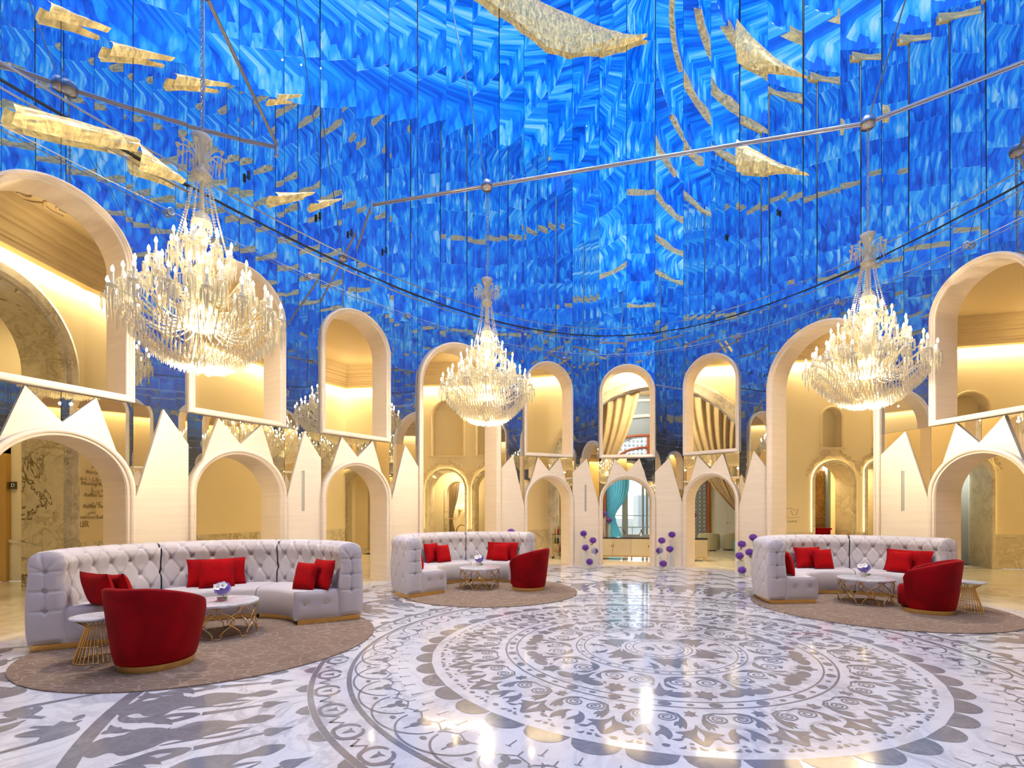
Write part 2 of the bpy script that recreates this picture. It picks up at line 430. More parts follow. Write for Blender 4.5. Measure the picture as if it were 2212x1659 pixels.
GOLD = [(-.36, -.24, 1, .32, 24), (-.20, -.08, 0, .34, 24), (-.20, -.08, 2, .3, 24), (-.22, -.08, 3, .3, 24), (-.31, -.12, 6, .3, 30), (-.37, -.20, 0, .34, 40), (-.19, -.075, 1, .36, 30), (-.34, -.22, 2, .34, 30), (-.30, -.10, 3, .36, 40), (-.36, -.24, 4, .30, 24), (-.22, -.06, 5, .32, 30), (-.33, -.12, 7, .28, 30),
        (.15, .19, 1, .22, 10), (.24, .31, 2, .22, 14), (.12, .16, 4, .2, 10), (.36, .47, 1, .26, 24), (.50, .60, 0, .30, 24), (.42, .56, 4, .26, 24), (-.05, .02, 5, .2, 14)]
# ------------------------------------------------------------------ plan of the oval atrium
EC = (-0.56, -2.736); EA, EBK, EB = 18.0, 9.0, 8.37
EPH = rad(77.2); UX, UY = cos(EPH), sin(EPH)
NT = 7200
_P = []
for i in range(NT+1):
    t = 2*PI*i/NT; ca = cos(t)*(EA if cos(t) >= 0 else EBK); sb = -EB*sin(t)
    _P.append((EC[0]+ca*UX-sb*UY, EC[1]+ca*UY+sb*UX))
_S = [0.0]
for i in range(NT): _S.append(_S[-1]+math.hypot(_P[i+1][0]-_P[i][0], _P[i+1][1]-_P[i][1]))
PERIM = _S[-1]
import bisect
def curve(s):
    s = s % PERIM; i = min(NT-1, max(0, bisect.bisect_right(_S, s)-1))
    f = (s-_S[i])/(_S[i+1]-_S[i]); a, b = _P[i], _P[i+1]
    return (a[0]+(b[0]-a[0])*f, a[1]+(b[1]-a[1])*f)
def inside(x, y, m=0.0):
    dx, dy = x-EC[0], y-EC[1]; p = dx*UX+dy*UY; q = -dx*UY+dy*UX
    a = (EA if p >= 0 else EBK)-m
    return (p/a)**2+(q/(EB-m))**2 < 1

ZTOP, ZJ, ZS = 18.5, 6.92, 3.22
WIN_TOP, LOW_TOP, FR = 6.02, 2.72, 0.83

floor = MB(); floor.poly([curve(-PERIM*i/160) for i in range(160)])
FLOOR = struct(floor.build('floor', M['floor']), 'polished white marble floor inlaid with grey stone ornament')
g = MB(); g.poly([(-20, -20), (24, -20), (24, 19.5), (-20, 19.5)], -0.004)
struct(g.build('floor_gallery', M['gfloor']), 'cream marble floor of the gallery behind the arches')

# bays, measured along the wall from the tip of the oval: (kind, from, to)
BAYS = [('w', -14.32, -12.64), ('w', -11.88, -10.17), ('w', -9.40, -7.66), ('p', -6.85, -4.28), ('w', -3.48, -1.91), ('w', -1.08, 0.57),
        ('w', 1.38, 2.94), ('p', 3.71, 6.37), ('w', 7.31, 8.97), ('w', 9.77, 11.43), ('w', 12.23, 13.89), ('p', 14.69, 17.29)]
s = 18.09
end = PERIM-15.12
seq = ['w', 'w', 'w', 'p']; k = 0
rest = []
while s < end-1.6:
    w = 1.66 if seq[k % 4] == 'w' else 2.6
    if s+w > end: break
    rest.append((seq[k % 4], s, s+w)); s += w+0.8; k += 1
# stretch the unseen bays to close the oval
sc_ = (end-18.09)/(rest[-1][2]-18.09)
rest = [(a, 18.09+(b-18.09)*sc_, 18.09+(c-18.09)*sc_) for a, b, c in rest]
ALL = BAYS[3:]+rest+[(a, b+PERIM, c+PERIM) for a, b, c in BAYS[:3]]
ALL.sort(key=lambda q: q[1])
GAPS = [(ALL[i][2], ALL[(i+1) % len(ALL)][1]+(PERIM if i == len(ALL)-1 else 0)) for i in range(len(ALL))]

WALL = struct(ob('wall_atrium', None), 'mirror-clad oval atrium wall pierced by two tiers of arches')
def facet(s0, s1, z0, z1, cutter=None, name='mirror_panel', mat='mirror', tilt=True, gapw=0.0032):
    """flat mirror pane between two points of the plan curve"""
    a, b = Vector((*curve(s0), 0)), Vector((*curve(s1), 0)); e = (b-a); L = e.length; e.normalize()
    ang = math.atan2(e.y, e.x); m = MB(); g0 = gapw
    if cutter is None:
        m.box(g0, 0, 0.0, L-g0, 0.015, z1-z0-gapw); m.box(-.01, .016, 0, L+.01, .024, z1-z0, 1)
    else:
        pts = cutter(L)       # lower edge of the pane as (x, z)
        vs = []; n = len(pts)
        for y in (0, 0.015):
            for x, z in pts: vs.append((min(max(x, g0), L-g0), y, z-z0))
            for x, z in pts: vs.append((min(max(x, g0), L-g0), y, z1-z0-gapw))
        fs = []
        for i in range(n-1):
            fs.append((i, i+1, n+i+1, n+i)); fs.append((2*n+i+1, 2*n+i, 3*n+i, 3*n+i+1))
        fs += [tuple([0, n, 3*n, 2*n]), (n-1, 3*n-1, 4*n-1, 2*n-1)]
        m.add(vs, fs)
        bk = [(x, .02, z-z0) for x, z in pts]+[(x, .02, z1-z0) for x, z in pts]; m.add(bk, [(i, i+1, n+i+1, n+i) for i in range(n-1)], False, 1)
    o = m.build(name, [M[mat], M['black']], WALL, (a.x, a.y, z0))
    o.rotation_euler = (R_.uniform(-.0035, .0035) if tilt else 0, 0, ang+(R_.uniform(-.004, .004) if tilt else 0))
    return o

def arch_pts(w, z0, top, inset=0.0, closed=False, n=28):
    """outline of a round-headed opening, from bottom left up over to bottom right"""
    r = w/2-inset; zc = top-w/2; c = w/2
    pts = [(inset, z0+(inset if closed else 0)), (inset, zc)]
    pts += [(c-r*cos(PI*i/n), zc+r*sin(PI*i/n)) for i in range(1, n)]
    pts += [(w-inset, zc), (w-inset, z0+(inset if closed else 0))]
    return pts
def arch_frame(w, z0, top, prof, closed, mi=0):
    m = MB(); rings = []
    for o_, y in prof: rings.append([(x, y, z) for x, z in arch_pts(w, z0, top, o_, closed)])
    k = len(rings[0]); vs = [p for r_ in rings for p in r_]; fs = []
    for i in range(len(rings)-1):
        for j in range(k if closed else k-1):
            j2 = (j+1) % k
            fs.append((i*k+j, (i+1)*k+j, (i+1)*k+j2, i*k+j2))
    m.add(vs, fs, False, mi)
    return m
PROF_W = [(0, .10), (0, -.055), (.012, -.075), (.034, -.08), (.046, -.062), (.062, -.058), (.072, -.042), (.098, -.036), (.104, -.015), (.104, .03)]
PROF_L = [(0, .08), (0, -.075), (.010, -.095), (.045, -.105), (.066, -.09), (.074, -.07), (.10, -.062), (.112, -.03), (.112, .03)]
PROF_P = [(0, .14), (0, -.075), (.012, -.095), (.05, -.105), (.075, -.085), (.09, -.06), (.13, -.05), (.14, -.02), (.14, .03)]
REV_W = [(.104, .03), (.104, .50), (.085, .50)]
REV_L = [(.112, .03), (.112, .58), (.09, .58)]
REV_P = [(.14, .03), (.14, .50), (.11, .50)]
mesh_cache = {}
def frame_mesh(key, w, z0, top, prof, closed, mat, name):
    if key not in mesh_cache: mesh_cache[key] = arch_frame(w, z0, top, prof, closed).mesh(name, mat)
    return mesh_cache[key]

def stone_poly(m, pts, y0=-0.03, y1=0.012):
    """slab from outline in the wall plane (x, z)"""
    n = len(pts); vs = [(x, y0, z) for x, z in pts]+[(x, y1, z) for x, z in pts]
    m.add(vs, [tuple(range(n))]+[(i, n+i, n+(i+1) % n, (i+1) % n) for i in range(n)])
# ---- bays
nw = 0; nd = 0
names = {0: None}
for kind, s0, s1 in ALL:
    a, b = Vector((*curve(s0), 0)), Vector((*curve(s1), 0)); e = b-a; L = e.length; ang = math.atan2(e.y, e.x)
    vis = True
    if kind == 'w':
        w = 1.66; sx = L/w; nw += 1
        t = ob('window_%d' % nw, None, None, (a.x, a.y, 0), ang, (sx, 1, 1)); struct(t, 'round-headed limestone framed opening above the arcade')
        ob('frame', frame_mesh('wf', w, ZS, WIN_TOP, PROF_W, True, M['moulding'], 'frame'), t)
        ob('reveal', frame_mesh('wr', w, ZS, WIN_TOP, REV_W, True, M['stone'], 'reveal'), t)
        t = ob('archway_%d' % nw, None, None, (a.x, a.y, 0), ang, (sx, 1, 1)); struct(t, 'round-headed limestone arch at floor level')
        ob('frame', frame_mesh('lf', w, 0, LOW_TOP, PROF_L, False, M['moulding'], 'frame'), t)
        ob('reveal', frame_mesh('lr', w, 0, LOW_TOP, REV_L, False, M['stone'], 'reveal'), t)
        sm = (s0+s1)/2
        # mirror above the window head, in two panes
        def cut(L_, half, top=WIN_TOP, zb=None):
            r = w/2; zc = top-r; out = []
            for i in range(17):
                x = i/16*L_; u = x/L_*r+(0 if half == 0 else r)
                out.append((x, zc+math.sqrt(max(0, r*r-(u-r)**2))))
            return out
        facet(s0, sm, WIN_TOP-w/2, ZJ, lambda L_: cut(L_, 0)); facet(sm, s1, WIN_TOP-w/2, ZJ, lambda L_: cut(L_, 1))
        facet(s0, sm, ZJ, ZTOP+.4); facet(sm, s1, ZJ, ZTOP+.4)
        facet(s0, sm, LOW_TOP-w/2, ZS, lambda L_: cut(L_, 0, LOW_TOP), mat='mirror_warm'); facet(sm, s1, LOW_TOP-w/2, ZS, lambda L_: cut(L_, 1, LOW_TOP), mat='mirror_warm')
        # crown-like stone above the lower arch: two peaks, V at the crown
        if 'crown' not in mesh_cache:
            m = MB(); r = w/2; zc = LOW_TOP-r; c = w/2
            def arcz(x): return zc+math.sqrt(max(0, r*r-(x-c)**2))-.02
            for sg in (0, 1):
                f0, ap = 0.20, 0.46
                xs = [f0+(c-f0)*i/8 for i in range(9)]
                low = [(x, arcz(x)) for x in xs]
                pts = low+[(c, 2.80), (ap, 3.205)]
                if sg: pts = [(w-x, z) for x, z in pts][::-1]
                stone_poly(m, pts)
            mesh_cache['crown'] = m.mesh('stone_crown', M['stone'])
        ob('stone_crown', mesh_cache['crown'], t)
    else:
        w = 2.6; sx = L/w; nd += 1
        t = ob('portal_%d' % nd, None, None, (a.x, a.y, 0), ang, (sx, 1, 1)); struct(t, 'tall round-headed limestone portal from floor to window height')
        ob('frame', frame_mesh('pf', w, 0, WIN_TOP, PROF_P, False, M['moulding'], 'frame'), t)
        ob('reveal', frame_mesh('pr', w, 0, WIN_TOP, REV_P, False, M['stone'], 'reveal'), t)
        for q in range(3):
            sa, sb = s0+(s1-s0)*q/3, s0+(s1-s0)*(q+1)/3
            def cut(L_, q=q):
                r = w/2; zc = WIN_TOP-r
                return [(i/16*L_, zc+math.sqrt(max(0, r*r-((q+i/16)/3*w-r)**2))) for i in range(17)]
            facet(sa, sb, WIN_TOP-w/2, ZJ, cut); facet(sa, sb, ZJ, ZTOP+.4)
# ---- piers between the bays
HILO = {0: 'SL', 1: 'SL', 2: 'LS', 3: 'SL'}
pn = 0
for gi, (s0, s1) in enumerate(GAPS):
    facet(s0, s1, ZS, ZJ); facet(s0, s1, ZJ, ZTOP+.4)
    facet(s0, s1, 0, ZS, mat='mirror_warm', tilt=False)
    a, b = Vector((*curve(s0), 0)), Vector((*curve(s1), 0)); e = b-a; L = e.length; ang = math.atan2(e.y, e.x)
    mid = (s0+s1)/2; mid = mid-PERIM if mid > PERIM/2 else mid
    kind = 'LS' if (mid < -7 or 3 < mid < 3.7) else 'SL'
    m = MB()
    ap = .52*L
    if kind == 'LS': pts = [(0, 0), (L, 0), (L, 2.70), (ap, 3.20), (0, 1.74)]
    else: pts = [(0, 0), (L, 0), (L, 1.74), (ap, 3.20), (0, 2.78)]
    slot = abs(mid+9.8) < .5 or abs(mid+1.5) < .5 or abs(mid-6.85) < .5
    if not slot: stone_poly(m, pts)
    else:
        x0, x1, z0, z1 = L*.44, L*.44+.065, 1.62, 2.42
        # slab left and right of the recessed slot, and above and below it
        def clip(xa, xb):
            top = lambda x: (pts[4][1]+(3.20-pts[4][1])*x/ap) if x <= ap else (3.20+(pts[2][1]-3.20)*(x-ap)/(L-ap))
            xs = [xa]+([ap] if xa < ap < xb else [])+[xb]
            return [(x, top(x)) for x in xs]
        for xa, xb in ((0, x0), (x1, L)):
            t_ = clip(xa, xb); stone_poly(m, [(xa, 0), (xb, 0)]+t_[::-1])
        t_ = clip(x0, x1); stone_poly(m, [(x0, 0), (x1, 0), (x1, z0), (x0, z0)]); stone_poly(m, [(x0, z1), (x1, z1)]+t_[::-1])
    o = m.build('stone_pier', M['stone'], WALL, (a.x, a.y, 0), ang)
    if slot:
        m = MB(); m.box(x0-.002, -.018, z0, x1+.002, .01, z1); m.build('pier_slot', M['slot'], o)
# ---- horizontal joint and rigging wire
def ribbon(sA, sB, step, off, z, prof):
    """sweep a small profile (d, z) along the wall"""
    m = MB(); n = int((sB-sA)/step)+1; pts = [curve(sA+(sB-sA)*i/n) for i in range(n+1)]; k = len(prof); vs = []
    for i, p in enumerate(pts):
        q0, q1 = pts[max(0, i-1)], pts[min(n, i+1)]; ex, ey = q1[0]-q0[0], q1[1]-q0[1]; l = math.hypot(ex, ey); nx, ny = -ey/l, ex/l
        for d, zz in prof: vs.append((p[0]+nx*(d+off), p[1]+ny*(d+off), z+zz))
    fs = []
    for i in range(n):
        for j in range(k): fs.append((i*k+j, i*k+(j+1) % k, (i+1)*k+(j+1) % k, (i+1)*k+j))
    m.add(vs, fs); return m
struct(ribbon(0, PERIM, .42, -.012, ZJ, [(-.008, -.016), (.02, -.016), (.02, .010), (-.008, .010)]).build('trim_1', M['black']), 'dark joint running round the mirrored wall')
struct(ribbon(0, PERIM, .42, -.012, ZJ-.10, [(-.006, -.008), (.02, -.008), (.02, .008), (-.006, .008)]).build('trim_2', M['steel']), 'thin bright strip under the dark joint of the mirrored wall')
struct(ribbon(0, PERIM, .42, -.012, ZJ+.22, [(-.006, -.008), (.02, -.008), (.02, .008), (-.006, .008)]).build('trim_3', M['steel']), 'thin bright strip above the dark joint of the mirrored wall')
wire = thing('rigging_wire', 'thin steel wire strung round the mirrored wall just above the window arches', 'wire', (*curve(0), 6.33))
m = MB(); pts = [curve(PERIM*i/170) for i in range(170)]; c0 = curve(0)
m.tube([(x+(EC[0]-x)*.008-c0[0], y+(EC[1]+4-y)*.008-c0[1], 0) for x, y in pts], .008, 5, True)
m.build('cable', M['steel'], wire)
mm = MB(); mm.tube([(.05*cos(2*PI*i/14), 0, .05*sin(2*PI*i/14)) for i in range(14)], .014, 6, True); mm.bar((0, .0, 0), (0, .1, 0), .02, 8)
am = mm.mesh('wire_anchor', M['steel'])
for i in range(28):
    p, q = curve(PERIM*i/28+.4), curve(PERIM*i/28+.6)
    ob('wire_anchor', am, wire, (p[0]+(EC[0]-p[0])*.008-c0[0], p[1]+(EC[1]+4-p[1])*.008-c0[1], 0), math.atan2(q[1]-p[1], q[0]-p[0]))

# ------------------------------------------------------------------ ceiling: backlit crumpled blue foil with gold foil bands
def polar_attr(me, fn):
    at_ = me.attributes.new('pol', 'FLOAT_VECTOR', 'POINT')
    buf = [0.0]*(3*len(me.vertices))
    for i, v in enumerate(me.vertices):
        a, b = fn(v.co); buf[3*i] = a; buf[3*i+1] = b
    at_.data.foreach_set('vector', buf)
def cpoint(t, q):            # t in turns, q = 0 centre .. 1 wall; the ceiling follows the oval
    p = curve(t*PERIM); c = (EC[0]+UX*4.2, EC[1]+UY*4.2)
    return (c[0]+(p[0]-c[0])*q, c[1]+(p[1]-c[1])*q)
NR, QS, DZ = 10, .098, 1.55            # rings of the stepped dome
NA = 420
vs = []; fs = []; pol = []
W_ = NA+1
for j in range(NR):
    q0 = 1.004-QS*j; q1 = max(.02, q0-QS); z0 = ZTOP+.02+DZ*j
    for (q, z, v) in ((q0, z0, j*3.0), (q0, z0+DZ*.5, j*3.0+.75), (q0, z0+DZ, j*3.0+1.5), (q1, z0+DZ, j*3.0+1.8)):
        for i in range(NA+1):
            pl_ = (.0035*sin(i*2.1+j)+R_.uniform(-.0015, .0015)) if 0 < i < NA and z < z0+DZ else 0
            x, y = cpoint(i/NA, q+pl_*(1 if q == q0 and j else 0)); vs.append((x, y, z)); pol.append((i/NA+j*.37, v))
    b = j*4*W_
    for k in range(3):
        for i in range(NA): fs.append((b+k*W_+i, b+k*W_+i+1, b+(k+1)*W_+i+1, b+(k+1)*W_+i))
x, y = cpoint(0, .0); o_ = len(vs); vs.append((x, y, ZTOP+.05+DZ*NR)); pol.append((0, 40))
fs += [((NR*4-1)*W_+i, (NR*4-1)*W_+i+1, o_) for i in range(NA)]
me = bpy.data.meshes.new('ceiling'); me.from_pydata(vs, [], fs); me.materials.append(M['ceil'])
at_ = me.attributes.new('pol', 'FLOAT_VECTOR', 'POINT'); at_.data.foreach_set('vector', [c for p in pol for c in (p[0], p[1], 0)])
CEIL = struct(ob('ceiling', me), 'stepped dome of backlit pleated blue foil high above the mirrored wall')
def gold_band(t0, t1, j, h_, n):
    """strip of crumpled gold foil along the lower lip of one ring"""
    q = 1.004-QS*j-.008; vs = []; pl = []
    for i in range(n+1):
        t = t0+(t1-t0)*i/n; x, y = cpoint(t, q); x2, y2 = cpoint(t, q+.028)
        for (xx, yy, zz) in ((x2, y2, ZTOP+.0+DZ*j+R_.uniform(-.02, .02)), (x, y, ZTOP+DZ*j-.02+R_.uniform(-.03, .03)), (x, y, ZTOP+DZ*j+h_*(.75+.25*sin(i*.8+j))+R_.uniform(-.02, .02))): vs.append((xx, yy, zz))
        pl += [(t, j*.3), (t, j*.3+.03), (t, j*.3+.09)]
    me = bpy.data.meshes.new('gold_band'); me.from_pydata(vs, [], [(i*3+k, i*3+k+1, (i+1)*3+k+1, (i+1)*3+k) for i in range(n) for k in range(2)]); me.materials.append(M['gold_foil'])
    at_ = me.attributes.new('pol', 'FLOAT_VECTOR', 'POINT'); at_.data.foreach_set('vector', [c for p in pl for c in (p[0], p[1], 0)])
    return ob('gold_band', me, CEIL)
for g_ in GOLD: gold_band(*g_)
# ------------------------------------------------------------------ gallery behind the arches
OUT = [(-12.0, -14.0), (-12.0, 6.6), (-9.2, 7.0), (-9.2, 10.4), (-8.9, 13.6), (-8.3, 16.2), (-7.5, 17.5), (-6.7, 18.8), (-0.7, 18.2), (-0.5, 18.0),
       (8.2, 16.03), (8.2, 15.5), (11.4, 15.4), (12.0, 14.3), (15.8, 13.4), (15.8, -14.0), (-12.0, -14.0)]
ZW, ZC, ZG = 0.96, 6.30, 7.0
def wall_with_holes(m, L, z0, z1, holes, y=0.0, n=14):
    """flat wall from x=0..L, z0..z1 with round-headed holes (xa, xb, zb, ztop), left to right"""
    x = 0.0
    def quad(xa, xb, za, zb):
        if xb-xa > 1e-4 and zb-za > 1e-4: m.add([(xa, y, za), (xb, y, za), (xb, y, zb), (xa, y, zb)], [(0, 1, 2, 3)])
    for xa, xb, zb, zt in sorted(holes):
        quad(x, xa, z0, z1); quad(xa, xb, z0, zb)
        r = (xb-xa)/2; c = (xa+xb)/2; zc = zt-r
        pts = [(c-r*cos(PI*i/n), zc+r*sin(PI*i/n)) for i in range(n+1)]
        vs = [(px, y, pz) for px, pz in pts]+[(px, y, z1) for px, pz in pts]; k = n+1
        m.add(vs, [(i, i+1, k+i+1, k+i) for i in range(n)])
        x = xb
    quad(x, L, z0, z1)
def arch_tunnel(m, xa, xb, zb, zt, y0, y1, n=14, bottom=False):
    r = (xb-xa)/2; c = (xa+xb)/2; zc = zt-r
    pts = [(xa, zb)]+[(c-r*cos(PI*i/n), zc+r*sin(PI*i/n)) for i in range(n+1)]+[(xb, zb)]
    k = len(pts); vs = [(x, y0, z) for x, z in pts]+[(x, y1, z) for x, z in pts]
    m.add(vs, [(i, k+i, k+i+1, i+1) for i in range(k-1)]+([(0, k-1, 2*k-1, k)] if bottom else []))
def architrave(m, xa, xb, zb, zt, wd, y0, y1, n=18):
    """flat band of width wd round an arch opening, from depth y0 (front) to y1"""
    def out(o):
        r = (xb-xa)/2+o; c = (xa+xb)/2; zc = zt-(xb-xa)/2
        return [(c-r, zb)]+[(c-r*cos(PI*i/n), zc+r*sin(PI*i/n)) for i in range(n+1)]+[(c+r, zb)]
    prof = [(0, y1), (0, y0), (wd*.3, y0-.02), (wd*.8, y0-.02), (wd, y0), (wd, y1)]
    rings = [out(o) for o, _ in prof]; k = len(rings[0]); vs = [(x, prof[i][1], z) for i, r_ in enumerate(rings) for x, z in r_]
    m.add(vs, [(i*k+j, i*k+j+1, (i+1)*k+j+1, (i+1)*k+j) for i in range(len(prof)-1) for j in range(k-1)])

WALL_NAMES = ['wall_rear_left', 'wall_left_return', 'wall_lift_lobby', 'wall_left_far', 'wall_left_bend', 'wall_left_corner', 'wall_left_jog', 'wall_back_left', 'wall_back_jog', 'wall_back', 'wall_right_jog', 'wall_right_back', 'wall_right_bend', 'wall_right_far', 'wall_right', 'wall_rear']
def seg(i):
    a, b = OUT[i], OUT[i+1]; L = math.hypot(b[0]-a[0], b[1]-a[1]); return Vector((*a, 0)), L, math.atan2(b[1]-a[1], b[0]-a[0])
# which outer walls have openings: local x positions, in metres along the wall
def along(i, px, d=0.0):     # local x on outer wall i (or d metres behind it) that is seen at image column px
    a, L, ang = seg(i); a = a+Vector((-sin(ang), cos(ang), 0))*d; dx, dy = cos(ang), sin(ang); k = (px-CX_PX)/F_PX
    t = (k*a.y-a.x)/(dx-k*dy); return t
HOLES = {}
dl = along(7, 924); dr = along(7, 1004.6); d2 = along(7, 1024.5)
dw = dr-dl
HOLES[7] = [(dl-2*(d2-dl), dr-2*(d2-dl), 0, 3.15), (dl-(d2-dl), dr-(d2-dl), 0, 3.15), (dl, dr, 0, 3.15), (d2, d2+dw, 0, 3.15)]
hl, hr, h2 = along(11, 1759), along(11, 1841.5), along(11, 1872)
HOLES[11] = [(hl, hr, 0, 3.15), (h2, min(h2+(hr-hl), 3.18), 0, 3.15)]
il = along(13, 2050); HOLES[13] = [(il, il+1.0, 0, 3.15)]
# great arch in the back wall
ga = seg(9)[1]
GX = along(9, 1412); GR = 3.30
HOLES[9] = [(GX-GR, GX+GR, 0, 2.58+GR)]
HOLES[2] = [(.22, 2.92, 0, 5.75)]
NICHES = {7: [(along(7, 933), along(7, 1000), 3.70, 5.75), (d2+.1, d2+.1+(along(7, 1000)-along(7, 933)), 3.70, 5.75)],
          11: [(along(11, 1776), along(11, 1817), 3.62, 4.85), (along(11, 1776)+(h2-hl), min(3.15, along(11, 1817)+(h2-hl)), 3.62, 4.85)],
          13: [(il+.05, il+.95, 3.70, 5.0)]}
def cove(parent_pt, ang, L, power, z):
    d = bpy.data.lights.new('cove_light', 'AREA'); d.shape = 'RECTANGLE'; d.size = max(.2, L-.15); d.size_y = .10
    d.energy = power*L; d.color = (1.0, 0.80, 0.46); d.specular_factor = 0.0
    o = bpy.data.objects.new('cove_light', d); COL.objects.link(o)
    p = parent_pt+Vector((cos(ang), sin(ang), 0))*L/2+Vector((sin(ang), -cos(ang), 0))*.12
    o.location = (p.x, p.y, z); o.rotation_euler = (rad(12), 0, ang)     # aimed down and slightly onto the wall
    o['kind'] = 'structure'
    for q in range(max(1, int(L/2.2)) if L < 10 else 0):
        d2_ = bpy.data.lights.new('gallery_fill', 'POINT'); d2_.energy = 9.0; d2_.color = (1.0, .80, .46); d2_.shadow_soft_size = .03; d2_.specular_factor = 0  # fill points added out from the wall to brighten gallery and cornice
        o2 = bpy.data.objects.new('gallery_fill', d2_); COL.objects.link(o2); o2['kind'] = 'structure'
        p2 = parent_pt+Vector((cos(ang), sin(ang), 0))*L*(q+.5)/max(1, int(L/2.2))+Vector((sin(ang), -cos(ang), 0))*1.1; o2.location = (p2.x, p2.y, z+.1)
    return o
for i in range(16):
    a, L, ang = seg(i)
    if L < .05: continue
    zc = ZC+.15 if i in (8, 9) else ZC
    ho = sorted(HOLES.get(i, []))
    m = MB()
    w_ = struct(ob(WALL_NAMES[i], None, None, a, ang), 'warm cream plaster gallery wall over a marble dado')
    # upper plaster above the openings' zone is one sheet with holes; niches are let into it
    zmid = 3.45
    big = [h for h in ho if h[3] > zmid]
    if big: wall_with_holes(m, L, ZW, zc, [(h[0], h[1], ZW, h[3]) for h in big])
    else:
        wall_with_holes(m, L, ZW, zmid, [(h[0], h[1], ZW, h[3]) for h in ho])
        wall_with_holes(m, L, zmid, zc, [(h[0], h[1], h[2], h[3]) for h in NICHES.get(i, [])])
    m.build('plaster', M['plaster'], w_)
    # dado and its rail
    m = MB(); x = 0
    for h in ho+[(L, L, 0, 0)]:
        if h[0]-x > .12: m.box(x, -.03, 0, h[0]-.04, .02, ZW-.06)
        x = h[1]+.04
    m.build('dado', M['wains'], w_)
    m = MB(); x = 0
    for h in ho+[(L, L, 0, 0)]:
        if h[0]-x > .12: m.box(x, -.055, ZW-.07, h[0]-.06, .02, ZW-.02); m.box(x, -.04, ZW-.02, h[0]-.06, .02, ZW+.01)
        x = h[1]+.06
    m.build('dado_rail', M['wains'], w_)
    # stepped cornice
    m = MB()
    for k, (dz, dd) in enumerate([(0, .18), (.10, .24), (.16, .30), (.34, .38), (.42, .5), (.55, .62)]):
        e_ = .004*(i % 2); m.box(-.05, -dd-e_, zc+dz+e_, L+.05, .0, zc+dz+e_+(.22 if k == 5 else .2))
    m.build('cornice', M['cornice'], w_)
    for h in NICHES.get(i, []):
        m = MB(); arch_tunnel(m, *h, 0, .35, bottom=True)
        m.add([(x, .35, z) for x, z in ((h[0], h[2]), (h[1], h[2]), (h[1], h[3]), (h[0], h[3]))], [(0, 1, 2, 3)])
        m.build('niche', M['plaster'], w_)
        m = MB(); architrave(m, h[0], h[1], h[2], h[3], .07, -.02, .02); m.box(h[0]-.12, -.05, h[2]-.06, h[1]+.12, .02, h[2]); m.build('niche_frame', M['ornament'], w_)
    for h in ho:
        if h[3] < 4:
            m = MB(); architrave(m, *h, .09, -.06, -.03); arch_tunnel(m, *h, -.03, .9); m.build('marble_arch', M['wains'], w_)
            # light strip tucked behind the architrave
            m = MB(); r = (h[1]-h[0])/2+.075; c = (h[0]+h[1])/2; zz = h[3]-(h[1]-h[0])/2
            pts = [(c-r, -.012, ZW+.02)]+[(c-r*cos(PI*q/18), -.012, zz+r*sin(PI*q/18)) for q in range(19)]+[(c+r, -.012, ZW+.02)]
            m.tube(pts, .014, 5); m.build('light_strip', M['led'], w_)
            # stucco crest: scrolls and a shell at the crown
            m = MB()
            for sg in (-1, 1):
                # a vine following the arch, with leaf scrolls curling off it, and a cartouche at the crown
                m.tube([(c+sg*(r+.12+.035*sin(q*.9))*sin(rad(6+q*4.6)), -.03, zz+(r+.12+.035*sin(q*.9))*cos(rad(6+q*4.6))) for q in range(18)], lambda t: .022*(1-t)+.007, 5)
                for q in range(7):
                    th = rad(10+q*11); rr = r+.17+.05*(1-q/7)*(1+(q == 0)); R0 = .075-.006*q; cx, cz = c+sg*rr*sin(th), zz+rr*cos(th)
                    m.tube([(cx+sg*R0*(1-q2/17)*cos(q2*.55-th), -.035, cz+R0*(1-q2/17)*sin(q2*.55-th)) for q2 in range(15)], lambda t: .015*(1-t)+.006, 5)
            for q in range(9):
                th = rad(-64+q*16); m.tube([(c+.03*sin(th), -.04, zz+r+.12), (c+.11*sin(th), -.055, zz+r+.12+.13*cos(th)), (c+.17*sin(th), -.04, zz+r+.12+.21*cos(th))], lambda t: .012+.016*t, 5)
            m.build('stucco_crest', M['ornament'], w_)
    cove(a, ang, L, P_COVE, zc-.02)
m = MB(); m.poly([(-20, -20), (24, -20), (24, 19.5), (-20, 19.5)], ZG+.15)
gc = struct(m.build('ceiling_gallery', M['cornice']), 'carved plaster ceiling of the gallery')
# keep the gallery ceiling out of the atrium: it is a ring outside the oval
bpy.data.objects.remove(gc)
m = MB(); n = 160; ring = [curve(PERIM*i/n) for i in range(n)]; far = []
for x, y in ring:
    dx, dy = x-EC[0], y-EC[1]; l = math.hypot(dx, dy); far.append((x+dx/l*11, y+dy/l*11))
vs = [(x-(EC[0]-x)*.03, y-(EC[1]-y)*.03, ZG) for x, y in ring]+[(x, y, ZG) for x, y in far]
m.add(vs, [(i, (i+1) % n, n+(i+1) % n, n+i) for i in range(n)])
GC = struct(m.build('ceiling_gallery', M['cornice']), 'carved plaster ceiling of the gallery behind the arches')
m = MB()
for i in range(0, n):          # plaster rosette scrolls in relief
    x, y = ring[i]; dx, dy = x-EC[0], y-EC[1]; l = math.hypot(dx, dy); dx /= l; dy /= l
    if y < 5: continue
    for k in range(3):
        cx, cy = x+dx*(1.2+k*1.0), y+dy*(1.2+k*1.0)
        m.tube([(cx+.30*(1-q/18)*cos(q*.6+i), cy+.30*(1-q/18)*sin(q*.6+i), ZG-.015) for q in range(15)], .026, 4)
o = m.build('plaster_relief', M['cornice'], GC); o['kind'] = 'stuff'

